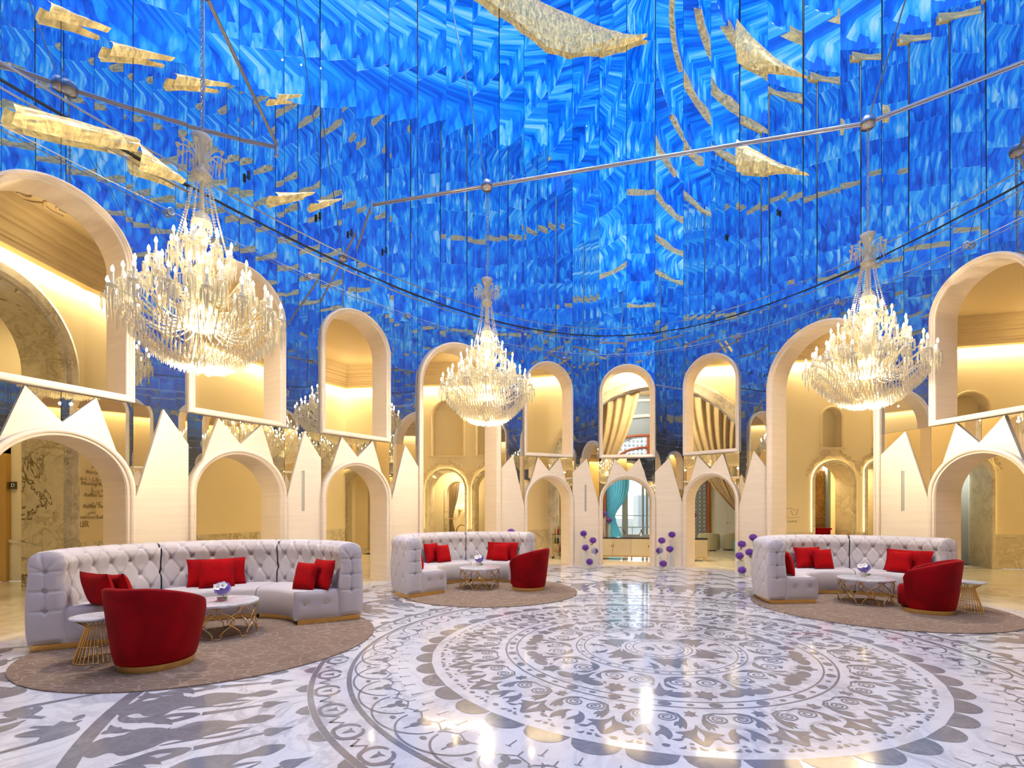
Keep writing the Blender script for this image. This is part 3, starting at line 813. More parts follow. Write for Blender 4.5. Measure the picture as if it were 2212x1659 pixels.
# ---- great arch, drapes
a, L, ang = seg(9)
WB = bpy.data.objects['wall_back']
m = MB(); architrave(m, GX-GR, GX+GR, 0, 2.58+GR, .34, -.07, .0, 40); arch_tunnel(m, GX-GR, GX+GR, 0, 2.58+GR, .0, .5, 40)
m.build('marble_arch', M['greym'], WB)
def wp(i, x, y, z):
    a, L, ang = seg(i); return Vector((a.x+cos(ang)*x-sin(ang)*y, a.y+sin(ang)*x+cos(ang)*y, z))
def drape(sg, name, label):
    # cloth hangs from the arch soffit and is gathered at a tie by the jamb
    def fn(u, v):
        # u across the cloth: 0 at the jamb, 1 at the free edge
        th = rad(178-u*80); tx, tz = GR*.99*cos(th), 2.58+GR*.99*sin(th)
        ex, ez = -3.05+.22*u, 1.35+.10*u
        cx, cz = tx*.80-.62*u, 1.9+1.3*u
        x = (1-v)**2*tx+2*v*(1-v)*cx+v*v*ex; z = (1-v)**2*tz+2*v*(1-v)*cz+v*v*ez
        y = .25+.055*sin(u*PI*2*13)*(1-.72*v)+.03*sin(u*40+v*3)
        return tuple(wp(9, GX+sg*-x*-1 if sg > 0 else GX-x, y, z))
    def fl(u, v):
        w_ = .26+.36*v**.7; x = -2.98+(u-.5)*w_; z = 1.38*(1-v)+.02
        y = .25+(.04+.03*v)*sin(u*PI*2*7)
        return tuple(wp(9, GX+x if sg > 0 else GX-x, y, z))
    t = thing(name, label, 'curtain', wp(9, GX-sg*3.0, .25, 0))
    m = MB(); m.grid(fn, 130, 26); m.v = [tuple(Vector(v)-t.location) for v in m.v]; m.build('swag', M['drape'], t)
    m = MB(); m.grid(fl, 60, 10); m.v = [tuple(Vector(v)-t.location) for v in m.v]; m.build('tail', M['drape'], t)
    m = MB(); c = wp(9, GX-sg*2.95, .25, 1.38)-t.location
    m.tube([tuple(c+Vector((.17*cos(q*PI/6), .12*sin(q*PI/6), .02*sin(q*PI/3)))) for q in range(12)], .03, 6, True); m.build('tie', M['brass_dull'], t)
drape(1, 'drape', 'tan drape swept to the left jamb of the great marble arch')
drape(-1, 'drape', 'tan drape swept to the right jamb of the great marble arch')

# ---- room beyond the great arch: window wall with carved screen
RY = 23.0
room = MB(); room.add([(-6, RY+.4, -.002), (16, RY+.4, -.002), (16, 15, -.002), (-6, 15, -.002)], [(0, 1, 2, 3)])
struct(room.build('floor_lounge', M['gfloor']), 'cream marble floor of the lounge beyond the great arch')
SX = 5.85                                       # axis of the carved screen
sw = struct(ob('wall_lounge_back', None, None, (SX, RY, 0)), 'blue grey back wall of the lounge with a wide window opening')
m = MB(); HW, ZT = 2.75, 2.2
wall_with_holes(m, 22, 0, 8.0, [(11-HW, 11+HW, 0, ZT+HW*.78+.73)]); m.v = [(x-11, 0.0, z) for x, y, z in m.v]; m.build('plaster', M['bluewall'], sw)
m = MB()
for z0, r0 in ((0, 4.1), (0, 4.9)):
    m.tube([(r0*cos(PI*q/30), -.06, 2.3+r0*.92*sin(PI*q/30)) for q in range(31)], .09, 6)
m.build('arch_moulding', M['white'], sw)
for sx, nm in ((-1, 'wall_lounge_left'), (1, 'wall_lounge_right')):
    m = MB(); x = -.42 if sx < 0 else 13.5; m.add([(x, 18.1 if sx < 0 else 17.0, 0), (x, RY+.2, 0), (x, RY+.2, 8), (x, 18.1 if sx < 0 else 17.0, 8)], [(0, 1, 2, 3)])
    struct(m.build(nm, M['plaster']), 'cream side wall of the lounge')
m = MB(); m.add([(-6, 16, 8), (14, 15.5, 8), (14, RY+.4, 8), (-6, RY+.4, 8)], [(0, 1, 2, 3)]); struct(m.build('ceiling_lounge', M['white']), 'white ceiling of the lounge')
m = MB(); m.add([(8.2, 16.0, 0), (8.2, 23.3, 0), (8.2, 23.3, 0), (8.2, 16.0, 0)], [(0, 1, 2, 3)])
# carved screen: red wooden frame with pale lattice, arched transom
scr = thing('carved_screen', 'red carved wooden screen with pale lattice panels framing the lounge window', 'screen', (SX, RY-.25, 0))
def wood_frame(parts):
    m = MB()
    for p in parts: m.box(*p)
    return m
m = MB()
for x in (-2.75, -2.0, 2.0, 2.75): m.box(x-.06, -.06, 0, x+.06, .06, 3.9)
m.box(-2.81, -.06, 3.86, 2.81, .06, 3.98); m.box(-.06, -.06, 3.98, .06, .06, 5.05); m.box(-2.81, -.06, .0, -1.94, .06, .12); m.box(1.94, -.06, 0, 2.81, .06, .12)
for rr in (1.45, 2.75):
    m.tube([(rr*cos(PI*q/24), 0, 3.95+rr*.43*sin(PI*q/24)) for q in range(25)], .065, 6)
m.build('wooden_frame', M['redwood'], scr)
def star_lattice(m, x0, x1, z0, z1, keep=lambda x, z: True, c=.19):
    nx = max(1, round((x1-x0)/c)); nz = max(1, round((z1-z0)/c)); dx = (x1-x0)/nx; dz = (z1-z0)/nz
    for i in range(nx):
        for j in range(nz):
            cx, cz = x0+(i+.5)*dx, z0+(j+.5)*dz
            if not keep(cx, cz): continue
            for k in range(4):
                th = PI*k/4; r = .5*dx*(1.0 if k % 2 == 0 else 1.38)
                m.bar((cx-r*cos(th), 0, cz-r*sin(th)), (cx+r*cos(th), 0, cz+r*sin(th)), .014, 4, caps=False)
            m.tube([(cx+dx*.3*cos(q*PI/4), 0, cz+dz*.3*sin(q*PI/4)) for q in range(8)], .014, 4, True)
for x0 in (-2.69, 2.06):
    m = MB(); star_lattice(m, x0, x0+.63, .12, 3.86); m.build('lattice_panel', M['lattice'], scr)
    m = MB(); m.box(x0, .03, .12, x0+.63, .05, 3.86); m.build('panel_back', M['greyp'], scr)
m = MB(); star_lattice(m, -2.7, 2.7, 3.98, 5.15, lambda x, z: (x/2.65)**2+((z-3.95)/1.15)**2 < 1); m.build('transom_lattice', M['lattice'], scr)
# pale double door right of the screen
t = struct(ob('door_2', None, None, (SX+3.75, RY-.06, 0)), 'pale panelled double door right of the carved screen')
m = MB(); m.box(-.82, -.05, 0, -.74, .03, 3.3); m.box(.74, -.05, 0, .82, .03, 3.3); m.box(-.82, -.05, 3.22, .82, .03, 3.3); m.build('door_frame', M['brass_dull'], t)
for sg in (-1, 1):
    m = MB(); x0, x1 = sorted((sg*.005, sg*.735)); m.box(x0, -.03, .01, x1, .01, 3.21)
    for z0, z1 in ((.15, 1.0), (1.15, 3.05)): m.box(x0+.12, -.045, z0, x1-.12, -.03, z1)
    lf = m.build('door_leaf', M['white'], t); m = MB(); m.ball((sg*.07, -.07, 1.1), .03, 8, 6); m.bar((sg*.07, -.06, 1.1), (sg*.07, -.03, 1.1), .012, 6); m.build('knob', M['brass'], lf)
# window
wnd = struct(ob('window_lounge', None, None, (SX, RY-.15, 0)), 'tall glazed lounge window with grey frames and pale daylight behind')
m = MB()
for x, w_ in ((-1.9, .06), (-1.05, .13), (-.22, .05), (-.04, .05), (.95, .06), (1.9, .06)): m.box(x-w_, -.05, 0, x+w_, .05, 3.9)
m.box(-1.95, -.05, 3.8, 1.95, .05, 3.9); m.box(-1.95, -.05, 0, 1.95, .05, .12); m.box(-1.95, -.02, 1.42, 1.95, .02, 1.45)
m.build('window_frame', M['mullion'], wnd)
for x0, x1 in ((-1.84, -1.18), (-.92, -.27), (.01, .89), (1.01, 1.84)):
    m = MB(); m.box(x0, -.004, .1, x1, .004, 3.82); m.build('pane', M['glass'], wnd)
# sheer curtain
t = thing('sheer_curtain', 'aqua sheer curtain gathered to the left side of the lounge window', 'curtain', (SX-1.65, RY-.35, 0))
m = MB()
def sh(u, v):
    z = 3.85*(1-v); g_ = 1-.62*math.exp(-((z-1.35)/.75)**2)
    g_ *= 1-.25*max(0, min(1, (1.6-z)/1.0))
    return (-.28+u*1.05*g_+(.05 if z < 1.4 else 0), .035*sin(u*PI*2*9), z)
m.grid(sh, 80, 30); m.build('cloth', M['aqua'], t)
# outside: terrace, rail and pale blocks in the glare
m = MB(); m.add([(-60, 24, -.3), (60, 24, -.3), (60, 140, -.3), (-60, 140, -.3)], [(0, 1, 2, 3)]); struct(m.build('ground', M['ground']), 'pale sunlit ground outside the lounge window')
rr_ = random.Random(3); ORD = ['first', 'second', 'third', 'fourth', 'fifth', 'sixth', 'seventh', 'eighth', 'ninth']
for k in range(9):
    x = 6+k*3.6-4; h_ = rr_.uniform(1.6, 5.2); y = 60+rr_.uniform(0, 20)
    t = thing('far_building', 'pale hazy %s block, %s from the left outside the lounge window' % ('low' if h_ < 3.4 else 'tower', ORD[k]), 'building', (x, y, -.3), 0, 'hazy blocks outside the window')
    m = MB(); m.box(-1.4, -1.4, 0, 1.4, 1.4, h_*1.6); m.build('wall', M['haze'], t)
    m = MB()
    for q in range(3):
        for q2 in range(int(h_)): m = MB(); m.box(-1.0+q*.75, -1.43, .7+q2*1.3, -.6+q*.75, -1.39, 1.5+q2*1.3); m.build('window', M['hazewin'], t)
t = thing('terrace_railing', 'thin terrace railing outside the lounge window', 'railing', (SX, 26, -.3))
m = MB(); m.bar((-4, 0, 1.1), (4, 0, 1.1), .03, 6); m.build('handrail', M['mullion'], t)
pm = MB(); pm.bar((0, 0, 0), (0, 0, 1.1), .02, 6); pm = pm.mesh('post', M['mullion'])
for k in range(9): ob('post', pm, t, (-4+k, 0, 0))

# ---- room behind the left portal and right portal (seen through their inner arches)
def back_room(name, i, x0, x1, depth, mat, label):
    a, L, ang = seg(i); m = MB()
    for q in ((x0, .0, x0, depth), (x0, depth, x1, depth), (x1, depth, x1, 0)):
        m.add([(q[0], q[1], 0), (q[2], q[3], 0), (q[2], q[3], 3.6), (q[0], q[1], 3.6)], [(0, 1, 2, 3)])
    m.add([(x0, .02, 3.6), (x1, .02, 3.6), (x1, depth, 3.6), (x0, depth, 3.6)], [(0, 1, 2, 3)])
    m.add([(x0, 0, -.002), (x1, 0, -.002), (x1, depth, -.002), (x0, depth, -.002)], [(0, 1, 2, 3)])
    return struct(m.build(name, mat, None, a, ang), label)
back_room('wall_salon', 7, HOLES[7][0][0]-.3, HOLES[7][-1][1]+.4, 4.2, M['plaster'], 'cream walls of the salon behind the left portal')
back_room('wall_parlour', 11, hl-.5, 3.15, 3.2, M['plaster'], 'cream walls of the parlour behind the right portal')
a, L, ang = seg(7); xa, xb = along(7, 966, 2.1), along(7, 1012, 2.1)
iw = struct(ob('wall_salon_inner', None, None, wp(7, 0, 2.1, 0), ang), 'inner salon wall with a marble framed arch behind the left portal')
m = MB(); wall_with_holes(m, 9, 0, 3.6, [(xa, xb, 0, 2.85)]); m.v = [(x, 0, z) for x, y, z in m.v]; m.build('plaster', M['plaster'], iw)
m = MB(); architrave(m, xa, xb, 0, 2.85, .12, -.05, .0); arch_tunnel(m, xa, xb, 0, 2.85, 0, .3); m.build('marble_arch', M['wains'], iw)
def room_fill(i, x, y, z, e, size=.5, col=(1, .80, .48)):
    d = bpy.data.lights.new('room_fill', 'AREA'); d.size = size; d.energy = e; d.color = col; d.specular_factor = .2
    o = bpy.data.objects.new('room_fill', d); COL.objects.link(o); o.location = wp(i, x, y, z); o['kind'] = 'structure'; return o
room_fill(7, dl+.6, 1.2, 3.5, 60); room_fill(7, dl+.4, 3.2, 3.5, 110); room_fill(11, hl+1.0, 1.6, 3.5, 110); room_fill(13, il+.4, .8, 3.5, 35, .4, (.9, 1, .95))
room_fill(9, GX-1.2, 3.4, 7.6, 700, 2.0, (1, .90, .74)); room_fill(9, GX+2.4, 3.0, 7.6, 700, 2.0, (1, .90, .74)); room_fill(9, GX, -.9, 6.2, 300, .6)  # unseen lamps added to brighten the dark lounge and the sideboard
d = bpy.data.lights.new('lounge_fill', 'POINT'); d.energy = 260; d.color = (1, .93, .82); d.shadow_soft_size = .1  # unseen point lamp added to lift the dark upper lounge
o = bpy.data.objects.new('lounge_fill', d); COL.objects.link(o); o.location = (5.2, 20.5, 6.4); o['kind'] = 'structure'
back_room('wall_corridor', 13, il-1.2, il+1.3, 1.5, M['white'], 'pale wall of the corridor behind the far right arch')
m = MB(); m.box(-.05, 0, 0, .05, .3, 3.2); struct(m.build('trim_4', M['bluewall'], None, wp(11, along(11, 1791, 1.2), 1.2, 0), seg(11)[2]), 'pale blue grey upright trim inside the right portal arch')
# salon curtain, sconce and chair
t = thing('salon_curtain', 'tied tan curtain inside the salon behind the left portal', 'curtain', wp(7, along(7, 976, 3.2), 3.2, 0), seg(7)[2])
m = MB(); m.grid(lambda u, v: ((u-.5)*(.75-.45*math.exp(-((3.2*(1-v)-1.25)/.7)**2))-.1*sin(PI*v), .05*sin(u*PI*12), 3.2*(1-v)), 60, 24); m.build('cloth', M['drape'], t)
m = MB(); m.tube([(-.08+.16*cos(q*PI/6), .08*sin(q*PI/6), 1.3) for q in range(12)], .02, 6, True); m.build('tie', M['brass_dull'], t)
t = thing('wall_sconce', 'small two-candle crystal wall sconce in the salon', 'lamp', wp(7, along(7, 992, 4.1), 4.1, 1.7), seg(7)[2])
m = MB(); m.ball((0, .03, 0), .06)
for sg in (-1, 1): m.tube([(0, 0, 0), (.1*sg, -.06, -.06), (.17*sg, -.1, .02)], .012, 6)
m.build('bracket', M['brass'], t)
for sg in (-1, 1):
    m = MB(); m.bar((.17*sg, -.1, .02), (.17*sg, -.1, .14), .015, 6); c_ = m.build('candle', M['candle'], t)
    m = MB(); m.ball((.17*sg, -.1, .19), .035, 8, 6, (1, 1, 1.6)); m.build('bulb', M['bulb'], c_)
t = thing('round_back_chair', 'dark chair with round open back in the salon', 'chair', wp(7, along(7, 996, 2.9), 2.9, 0), seg(7)[2])
m = MB(); m.lathe([(.0, .40), (.24, .40), (.25, .46), (0, .48)], 16); m.build('seat', M['velvet'], t)
m = MB(); m.tube([(.24*cos(q*PI/9), .2, .78+.26*sin(q*PI/9)) for q in range(18)], .022, 6, True); m.build('backrest', M['bronze'], t)
for x in (-.18, .18):
    for y in (-.18, .18): m = MB(); m.bar((x, y, 0), (x, y, .42), .018, 6); m.build('leg', M['bronze'], t)
# parlour: copper carved panel, red chest, curtain
t = thing('copper_screen', 'copper coloured carved panel seen through the right portal arch', 'panel', wp(11, along(11, 1777, 1.35), 1.35, 0), seg(11)[2])
m = MB(); m.box(-.38, 0, .0, .16, .05, 3.0); m.build('panel', M['copper'], t)
m = MB()
rc = random.Random(4)
for q in range(60):
    cx, cz = rc.uniform(-.33, .09), rc.uniform(1.05, 2.9); r = rc.uniform(.05, .11)
    m.tube([(cx+r*(1-k/14)*cos(k*.7+q), -.012, cz+r*(1-k/14)*sin(k*.7+q)) for k in range(11)], .012, 4)
o = m.build('scrollwork', M['brass_dull'], t); o['kind'] = 'stuff'
t = thing('red_chest', 'low dark red chest under the copper carved panel', 'chest', wp(11, along(11, 1777, 1.0), 1.0, 0), seg(11)[2])
m = MB(); m.box(-.36, -.2, .06, .14, .2, 1.02); m.box(-.39, -.23, 1.02, .17, .23, 1.07); m.build('body', M['velvet'], t)
m = MB()
for x in (-.32, .10):
    for y in (-.16, .16): m.box(x-.03, y-.03, 0, x+.03, y+.03, .06)
m.build('foot', M['bronze'], t)
t = thing('parlour_curtain', 'olive tan curtain behind the second arch of the right portal', 'curtain', wp(11, along(11, 1885, 1.2), 1.2, 0), seg(11)[2])
m = MB(); m.grid(lambda u, v: ((u-.5)*(.7-.4*math.exp(-((3.2*(1-v)-1.2)/.6)**2)), .05*sin(u*PI*10), 3.2*(1-v)), 60, 24); m.build('cloth', M['drape'], t)
m = MB(); m.tube([(.16*cos(q*PI/6), .08*sin(q*PI/6), 1.2) for q in range(12)], .02, 6, True); m.build('tie', M['brass_dull'], t)

# ---- lift lobby on the far left
a, L, ang = seg(2)
WLb = bpy.data.objects['wall_lift_lobby']; h = HOLES[2][0]
m = MB(); architrave(m, h[0], h[1], 0, h[3], .30, -.06, 0, 30); m.build('marble_arch', M['greym'], WLb)
m = MB(); arch_tunnel(m, h[0], h[1], 0, h[3], .0, .85, 30); m.build('marble_jamb', M['boldm'], WLb)
lb = struct(ob('wall_lobby', None, None, (-12.4, 11.45, 0)), 'cream lobby wall with marble dado and lift door')
m = MB(); m.add([(.55, 0, ZW), (2.35, 0, ZW), (2.35, 0, 6.3), (.55, 0, 6.3)], [(0, 1, 2, 3)]); m.add([(-2, 0, 3.0), (.55, 0, 3.0), (.55, 0, 6.3), (-2, 0, 6.3)], [(0, 1, 2, 3)])
m.add([(-2.2, -8, 0), (-2.2, 0, 0), (-2.2, 0, 6.3), (-2.2, -8, 6.3)], [(0, 1, 2, 3)]); m.build('plaster', M['plaster'], lb)
m = MB(); m.box(.55, -.03, 0, 2.35, .02, ZW-.06); m.build('dado', M['wains'], lb)
m = MB(); m.box(.55, -.055, ZW-.07, 2.35, .02, ZW); m.build('dado_rail', M['wains'], lb)
m = MB(); m.add([(-2.2, -6, 6.3), (3.1, -6, 6.3), (3.1, 0, 6.3), (-2.2, 0, 6.3)], [(0, 1, 2, 3)]); m.build('lobby_ceiling', M['cornice'], lb)
d = bpy.data.lights.new('lobby_light', 'AREA'); d.size = 1.0; d.energy = 70; d.color = (1, .78, .42)
o = bpy.data.objects.new('lobby_light', d); COL.objects.link(o); o.location = (-11.2, 9.6, 6.2); o['kind'] = 'structure'
dr_ = struct(ob('door_1', None, None, (-12.4, 11.40, 0)), 'polished bronze lift doors')
m = MB(); m.box(.40, -.06, 0, .56, .05, 3.1); m.box(-1.0, -.06, 2.95, .56, .05, 3.1); m.build('door_frame', M['brass_dull'], dr_)
for x in (-.97, -.28): m = MB(); m.box(x, -.02, .01, x+.66, .02, 2.94); m.build('door_leaf', M['bronze'], dr_)
t = thing('lift_sign', 'small dark square sign lettered D beside the lift doors', 'sign', at(28.5, 1048.5, EYE+57.5/F_PX*11.4) if False else Vector((-12.4+.66, 11.43, 0)))
zs_ = EYE+(1106-1048.5)/F_PX*11.43; xs_ = (29.5-CX_PX)/F_PX*11.43
t.location = (xs_, 11.43, zs_)
m = MB(); m.box(-.062, -.015, -.085, .062, .01, .085); m.build('plate', M['signdark'], t)
def text(name, body, size, mat, parent=None, loc=(0, 0, 0), rz=0.0, shear=0.0, ext=.003, align='CENTER'):
    c = bpy.data.curves.new(name, 'FONT'); c.body = body; c.size = size; c.extrude = ext; c.shear = shear; c.align_x = align; c.align_y = 'CENTER'
    c.materials.append(mat); c.resolution_u = 3
    tmp = bpy.data.objects.new(name, c); COL.objects.link(tmp); bpy.context.view_layer.update()
    me = bpy.data.meshes.new_from_object(tmp.evaluated_get(bpy.context.evaluated_depsgraph_get())); bpy.data.objects.remove(tmp)
    o = bpy.data.objects.new(name, me); COL.objects.link(o); o.location = loc; o.rotation_euler = (PI/2, 0, rz)
    if parent: o.parent = parent
    return o
text('letter', 'D', .12, M['signwhite'], t, (0, -.02, 0))
# engraved directory on the lobby arch wall
t = thing('wall_lettering', 'engraved script directory lettering on the cream wall left of the second arch', 'sign', wp(3, .0, 0, 0), seg(3)[2])
LINES = [(1008, 'مطعم', .17), (1021, 'Restaurant', .18), (1036, 'قاعات الاجتماعات', .17), (1046, 'Meeting Rooms', .18), (1060, 'أجنحة', .17), (1070, 'Raffles Suites', .18), (1085, 'برج', .17), (1094, 'Raffles Tower', .18), (1107, 'ردهة', .17), (1117, 'Generous Lobby', .18)]
for py, tx, sz in LINES:
    px = 206 if py not in (1107, 1117) else 196
    lx = along(3, px) if False else along(2, px)-seg(2)[1]
    yy = wp(2, along(2, px), 0, 0).y
    latin = tx if ord(tx[0]) < 200 else tx
    text('line', latin, sz*.62, M['ink'], t, (lx, -.012, EYE+(1106-py)/F_PX*yy), 0, .25, .002)
px = 179; text('line', 'RIR', .19, M['ink'], t, (along(2, px)-seg(2)[1], -.012, EYE+(1106-1133)/F_PX*10.3), 0, 0, .002)
# lounge name by the right portal arch
t = thing('wall_lettering', 'thin Arabic flourish with the word LOUNGE under it beside the lit arch', 'sign', wp(11, along(11, 1705), 0, 1.6), seg(11)[2])
m = MB(); m.tube([(.0+.16*cos(q*.5), -.012, .02+.10*sin(q*.5)) for q in range(7)], .006, 5); m.tube([(.05, -.012, .05), (.10, -.012, -.1), (.22, -.012, -.08), (.26, -.012, .12)], .006, 5); m.tube([(-.1, -.012, -.16), (.1, -.012, -.19), (.3, -.012, -.15)], .005, 5); m.build('flourish', M['ink'], t)
text('line', 'LOUNGE', .075, M['ink'], t, (.08, -.012, -.30), 0, 0, .002)
# ------------------------------------------------------------------ floor inlay: grey stone set in the white marble
MC = Vector((1.61, 5.80, 0)); IZ = 0.0014
def pp(u, v, r0):                 # motif coordinates (tangential, outward from r0) to the plane
    r = r0+v; a = u/max(.05, r0+v*.5); return (r*sin(a), r*cos(a))
_zc = [0]
def zoff():
    _zc[0] = (_zc[0]+1) % 24; return _zc[0]*2.0e-5
def ribbon2(m, pts, w, r0, n=None):
    """flat stroke along pts with half-width w(t)"""
    k = len(pts); vs = []; zo = zoff()
    for i, (u, v) in enumerate(pts):
        a, b = pts[max(0, i-1)], pts[min(k-1, i+1)]; dx, dy = b[0]-a[0], b[1]-a[1]; l = math.hypot(dx, dy) or 1
        h_ = w(i/(k-1)) if callable(w) else w; nx, ny = -dy/l*h_, dx/l*h_
        vs.append((*pp(u+nx, v+ny, r0), zo)); vs.append((*pp(u-nx, v-ny, r0), zo))
    m.add(vs, [(2*i+1, 2*i+3, 2*i+2, 2*i) for i in range(k-1)])
def shape(m, pts, r0):
    zo = zoff(); m.add([(*pp(u, v, r0), zo) for u, v in pts], [tuple(range(len(pts)))])
def chaikin(p, it=2):
    for _ in range(it):
        q = []
        for i in range(len(p)):
            a, b = p[i], p[(i+1) % len(p)]; q += [(a[0]*.78+b[0]*.22, a[1]*.78+b[1]*.22), (a[0]*.22+b[0]*.78, a[1]*.22+b[1]*.78)]
        p = q
    return p
def mirror_shape(m, half, r0):    # half outline from bottom axis up the right side to top axis
    shape(m, chaikin(half+[(-u, v) for u, v in half[::-1] if abs(u) > 1e-6]), r0)
def oval(m, u, v, a, b, r0, th=0, n=18):
    shape(m, [(u+a*cos(2*PI*i/n)*cos(th)-b*sin(2*PI*i/n)*sin(th), v+a*cos(2*PI*i/n)*sin(th)+b*sin(2*PI*i/n)*cos(th)) for i in range(n)], r0)
def spiral(m, cu, cv, r, turns, start, w, r0, d=1, n=40):
    ribbon2(m, [(cu+d*r*(1-.86*i/n)*cos(start+turns*2*PI*i/n), cv+r*(1-.86*i/n)*sin(start+turns*2*PI*i/n)) for i in range(n+1)], w, r0)
def crescent(m, p0, p1, bulge, thick, r0, n=12):
    """leaf blade between two points"""
    dx, dy = p1[0]-p0[0], p1[1]-p0[1]; l = math.hypot(dx, dy); nx, ny = -dy/l, dx/l; a = []; b = []
    for i in range(n+1):
        t = i/n; k = 4*t*(1-t); a.append((p0[0]+dx*t+nx*(bulge*k+thick*k*.5), p0[1]+dy*t+ny*(bulge*k+thick*k*.5)))
        b.append((p0[0]+dx*t+nx*(bulge*k-thick*k*.5), p0[1]+dy*t+ny*(bulge*k-thick*k*.5)))
    shape(m, a+b[::-1][1:-1], r0)
def ring_of(name, m, count, phase=0.0, check=0.0, stuff=False):
    me = m.mesh(name, M['inlay']); zb = IZ+.0005*random.Random(len(m.v)*7+count).random()
    for k in range(count):
        th = 2*PI*(k+phase)/count
        x, y = MC.x+check*sin(th), MC.y+check*cos(th)
        if check and not inside(x, y, .55): continue
        if check and y < .2: continue
        ob(name, me, FLOOR, (MC.x, MC.y, zb), -th)
def ring_joined(name, fn, count, phase=0.0, check=0.0):
    m = MB()
    for k in range(count):
        th = 2*PI*(k+phase)/count; x, y = MC.x+check*sin(th), MC.y+check*cos(th)
        if check and (not inside(x, y, .5) or y < .2): continue
        q = MB(); fn(q); c, s_ = cos(-th), sin(-th)
        m.add([(x*c-y*s_, x*s_+y*c, z) for x, y, z in q.v], q.f)
    o = m.build(name, M['inlay'], FLOOR, (MC.x, MC.y, IZ)); o['kind'] = 'stuff'
def band(r, w, n=160):
    m = MB(); vs = [((r-w/2)*cos(2*PI*i/n), (r-w/2)*sin(2*PI*i/n), 0) for i in range(n)]+[((r+w/2)*cos(2*PI*i/n), (r+w/2)*sin(2*PI*i/n), 0) for i in range(n)]
    m.add(vs, [(i, n+i, n+(i+1) % n, (i+1) % n) for i in range(n)]); m.build('ring_inlay', M['inlay'], FLOOR, (MC.x, MC.y, IZ))
for r, w in ((.29, .012), (.378, .014), (.86, .014), (.955, .016), (1.66, .018), (1.785, .02), (3.43, .045), (3.76, .05), (5.22, .11)): band(r, w)
# heart of the medallion
m = MB()
for q in range(5): oval(m, 0, -.12+q*.06, .022, .016, 1e-6+.3)
m2 = MB()
for q in range(5): m2.add([(x, y, 0) for x, y in [(.022*cos(t*PI/8), -.12+q*.06+.016*sin(t*PI/8)) for t in range(16)]], [tuple(range(16))])
m2.build('bead_inlay', M['inlay'], FLOOR, (MC.x, MC.y, IZ), .12)
for sg in (0, PI):
    m = MB()
    for q, (an, ln) in enumerate(((-.9, .13), (-.3, .17), (.35, .16), (.95, .12))):
        p0 = (.05, 0); p1 = (.05+ln*cos(an), ln*sin(an)); dx, dy = p1[0]-p0[0], p1[1]-p0[1]
        m.add([(p0[0], p0[1], 0), (p0[0]+dx*.5+dy*.16, p0[1]+dy*.5-dx*.16, 0), (p1[0], p1[1], 0), (p0[0]+dx*.5-dy*.16, p0[1]+dy*.5+dx*.16, 0)], [(0, 1, 2, 3)])
    m.build('sprig_inlay', M['inlay'], FLOOR, (MC.x, MC.y, IZ), sg+.15)
ring_joined('dot_inlay', lambda q: oval(q, 0, .334, .014, .010, 1e-6+.334) if False else shape(q, [(.016*cos(t*PI/7), .012*sin(t*PI/7)) for t in range(14)], .334), 18)
# leaves between the two small rings
m = MB()
mirror_shape(m, [(0, .40-.39), (.07, .05), (.11, .02), (.10, .10), (.17, .12), (.09, .17), (.12, .25), (.05, .22), (.03, .31), (0, .36)], .40)
ring_of('leaf_inlay', m, 6)
m = MB()
for sg in (-1, 1):
    crescent(m, (sg*.02, .05), (sg*.19, .30), sg*-.05, .06, .40); crescent(m, (sg*.03, .03), (sg*.25, .18), sg*-.05, .045, .40); crescent(m, (sg*.04, .20), (sg*.12, .43), sg*-.04, .05, .40)
    crescent(m, (sg*.05, .36), (sg*.17, .40), sg*-.03, .03, .40)
ring_of('frond_inlay', m, 6, .5)
ring_joined('dot_inlay', lambda q: oval(q, 0, 0, .030, .026, .908), 22)
ring_joined('dot_inlay', lambda q: oval(q, 0, 0, .017, .013, .908), 22, .5)
# spirals, big ovals and sprigs of the second band
m = MB()
for sg in (-1, 1):
    spiral(m, sg*.125, .19, .105, 1.9, PI/2 if sg > 0 else PI/2, .008, 1.0, sg)
    crescent(m, (sg*.02, .02), (sg*.25, .22), sg*-.055, .07, 1.0); crescent(m, (sg*.24, .20), (sg*.16, .36), sg*-.03, .05, 1.0)
ring_of('scroll_inlay', m, 12)
m = MB(); oval(m, 0, 0, .115, .065, 1.50); ring_of('oval_inlay', m, 12, .30); 
m = MB(); oval(m, 0, 0, .115, .065, 1.50); ring_of('oval_inlay', m, 12, .70)
m = MB(); mirror_shape(m, [(0, -.26), (.022, -.10), (.05, -.02), (.13, -.06), (.09, .03), (.14, .07), (.05, .08), (.02, .12), (0, .13)], 1.44); ring_of('sprig_inlay', m, 12, .5)
m = MB(); mirror_shape(m, [(0, -.12), (.03, -.06), (.09, -.08), (.06, 0), (.10, .05), (.03, .06), (0, .13)], 1.50); ring_of('sprig_inlay', m, 12, 0)
ring_joined('dot_inlay', lambda q: oval(q, 0, 0, .04, .024, 1.28), 24, .25)
ring_joined('petal_inlay', lambda q: (crescent(q, (-.05, .0), (-.01, .05), .01, .03, 1.40), crescent(q, (.05, .0), (.01, .05), -.01, .03, 1.40)), 24, .25)
m = MB(); oval(m, 0, 0, .058, .046, 1.722); ring_of('oval_inlay', m, 26)
ring_joined('dot_inlay', lambda q: oval(q, 0, 0, .032, .024, 1.722), 26, .5)
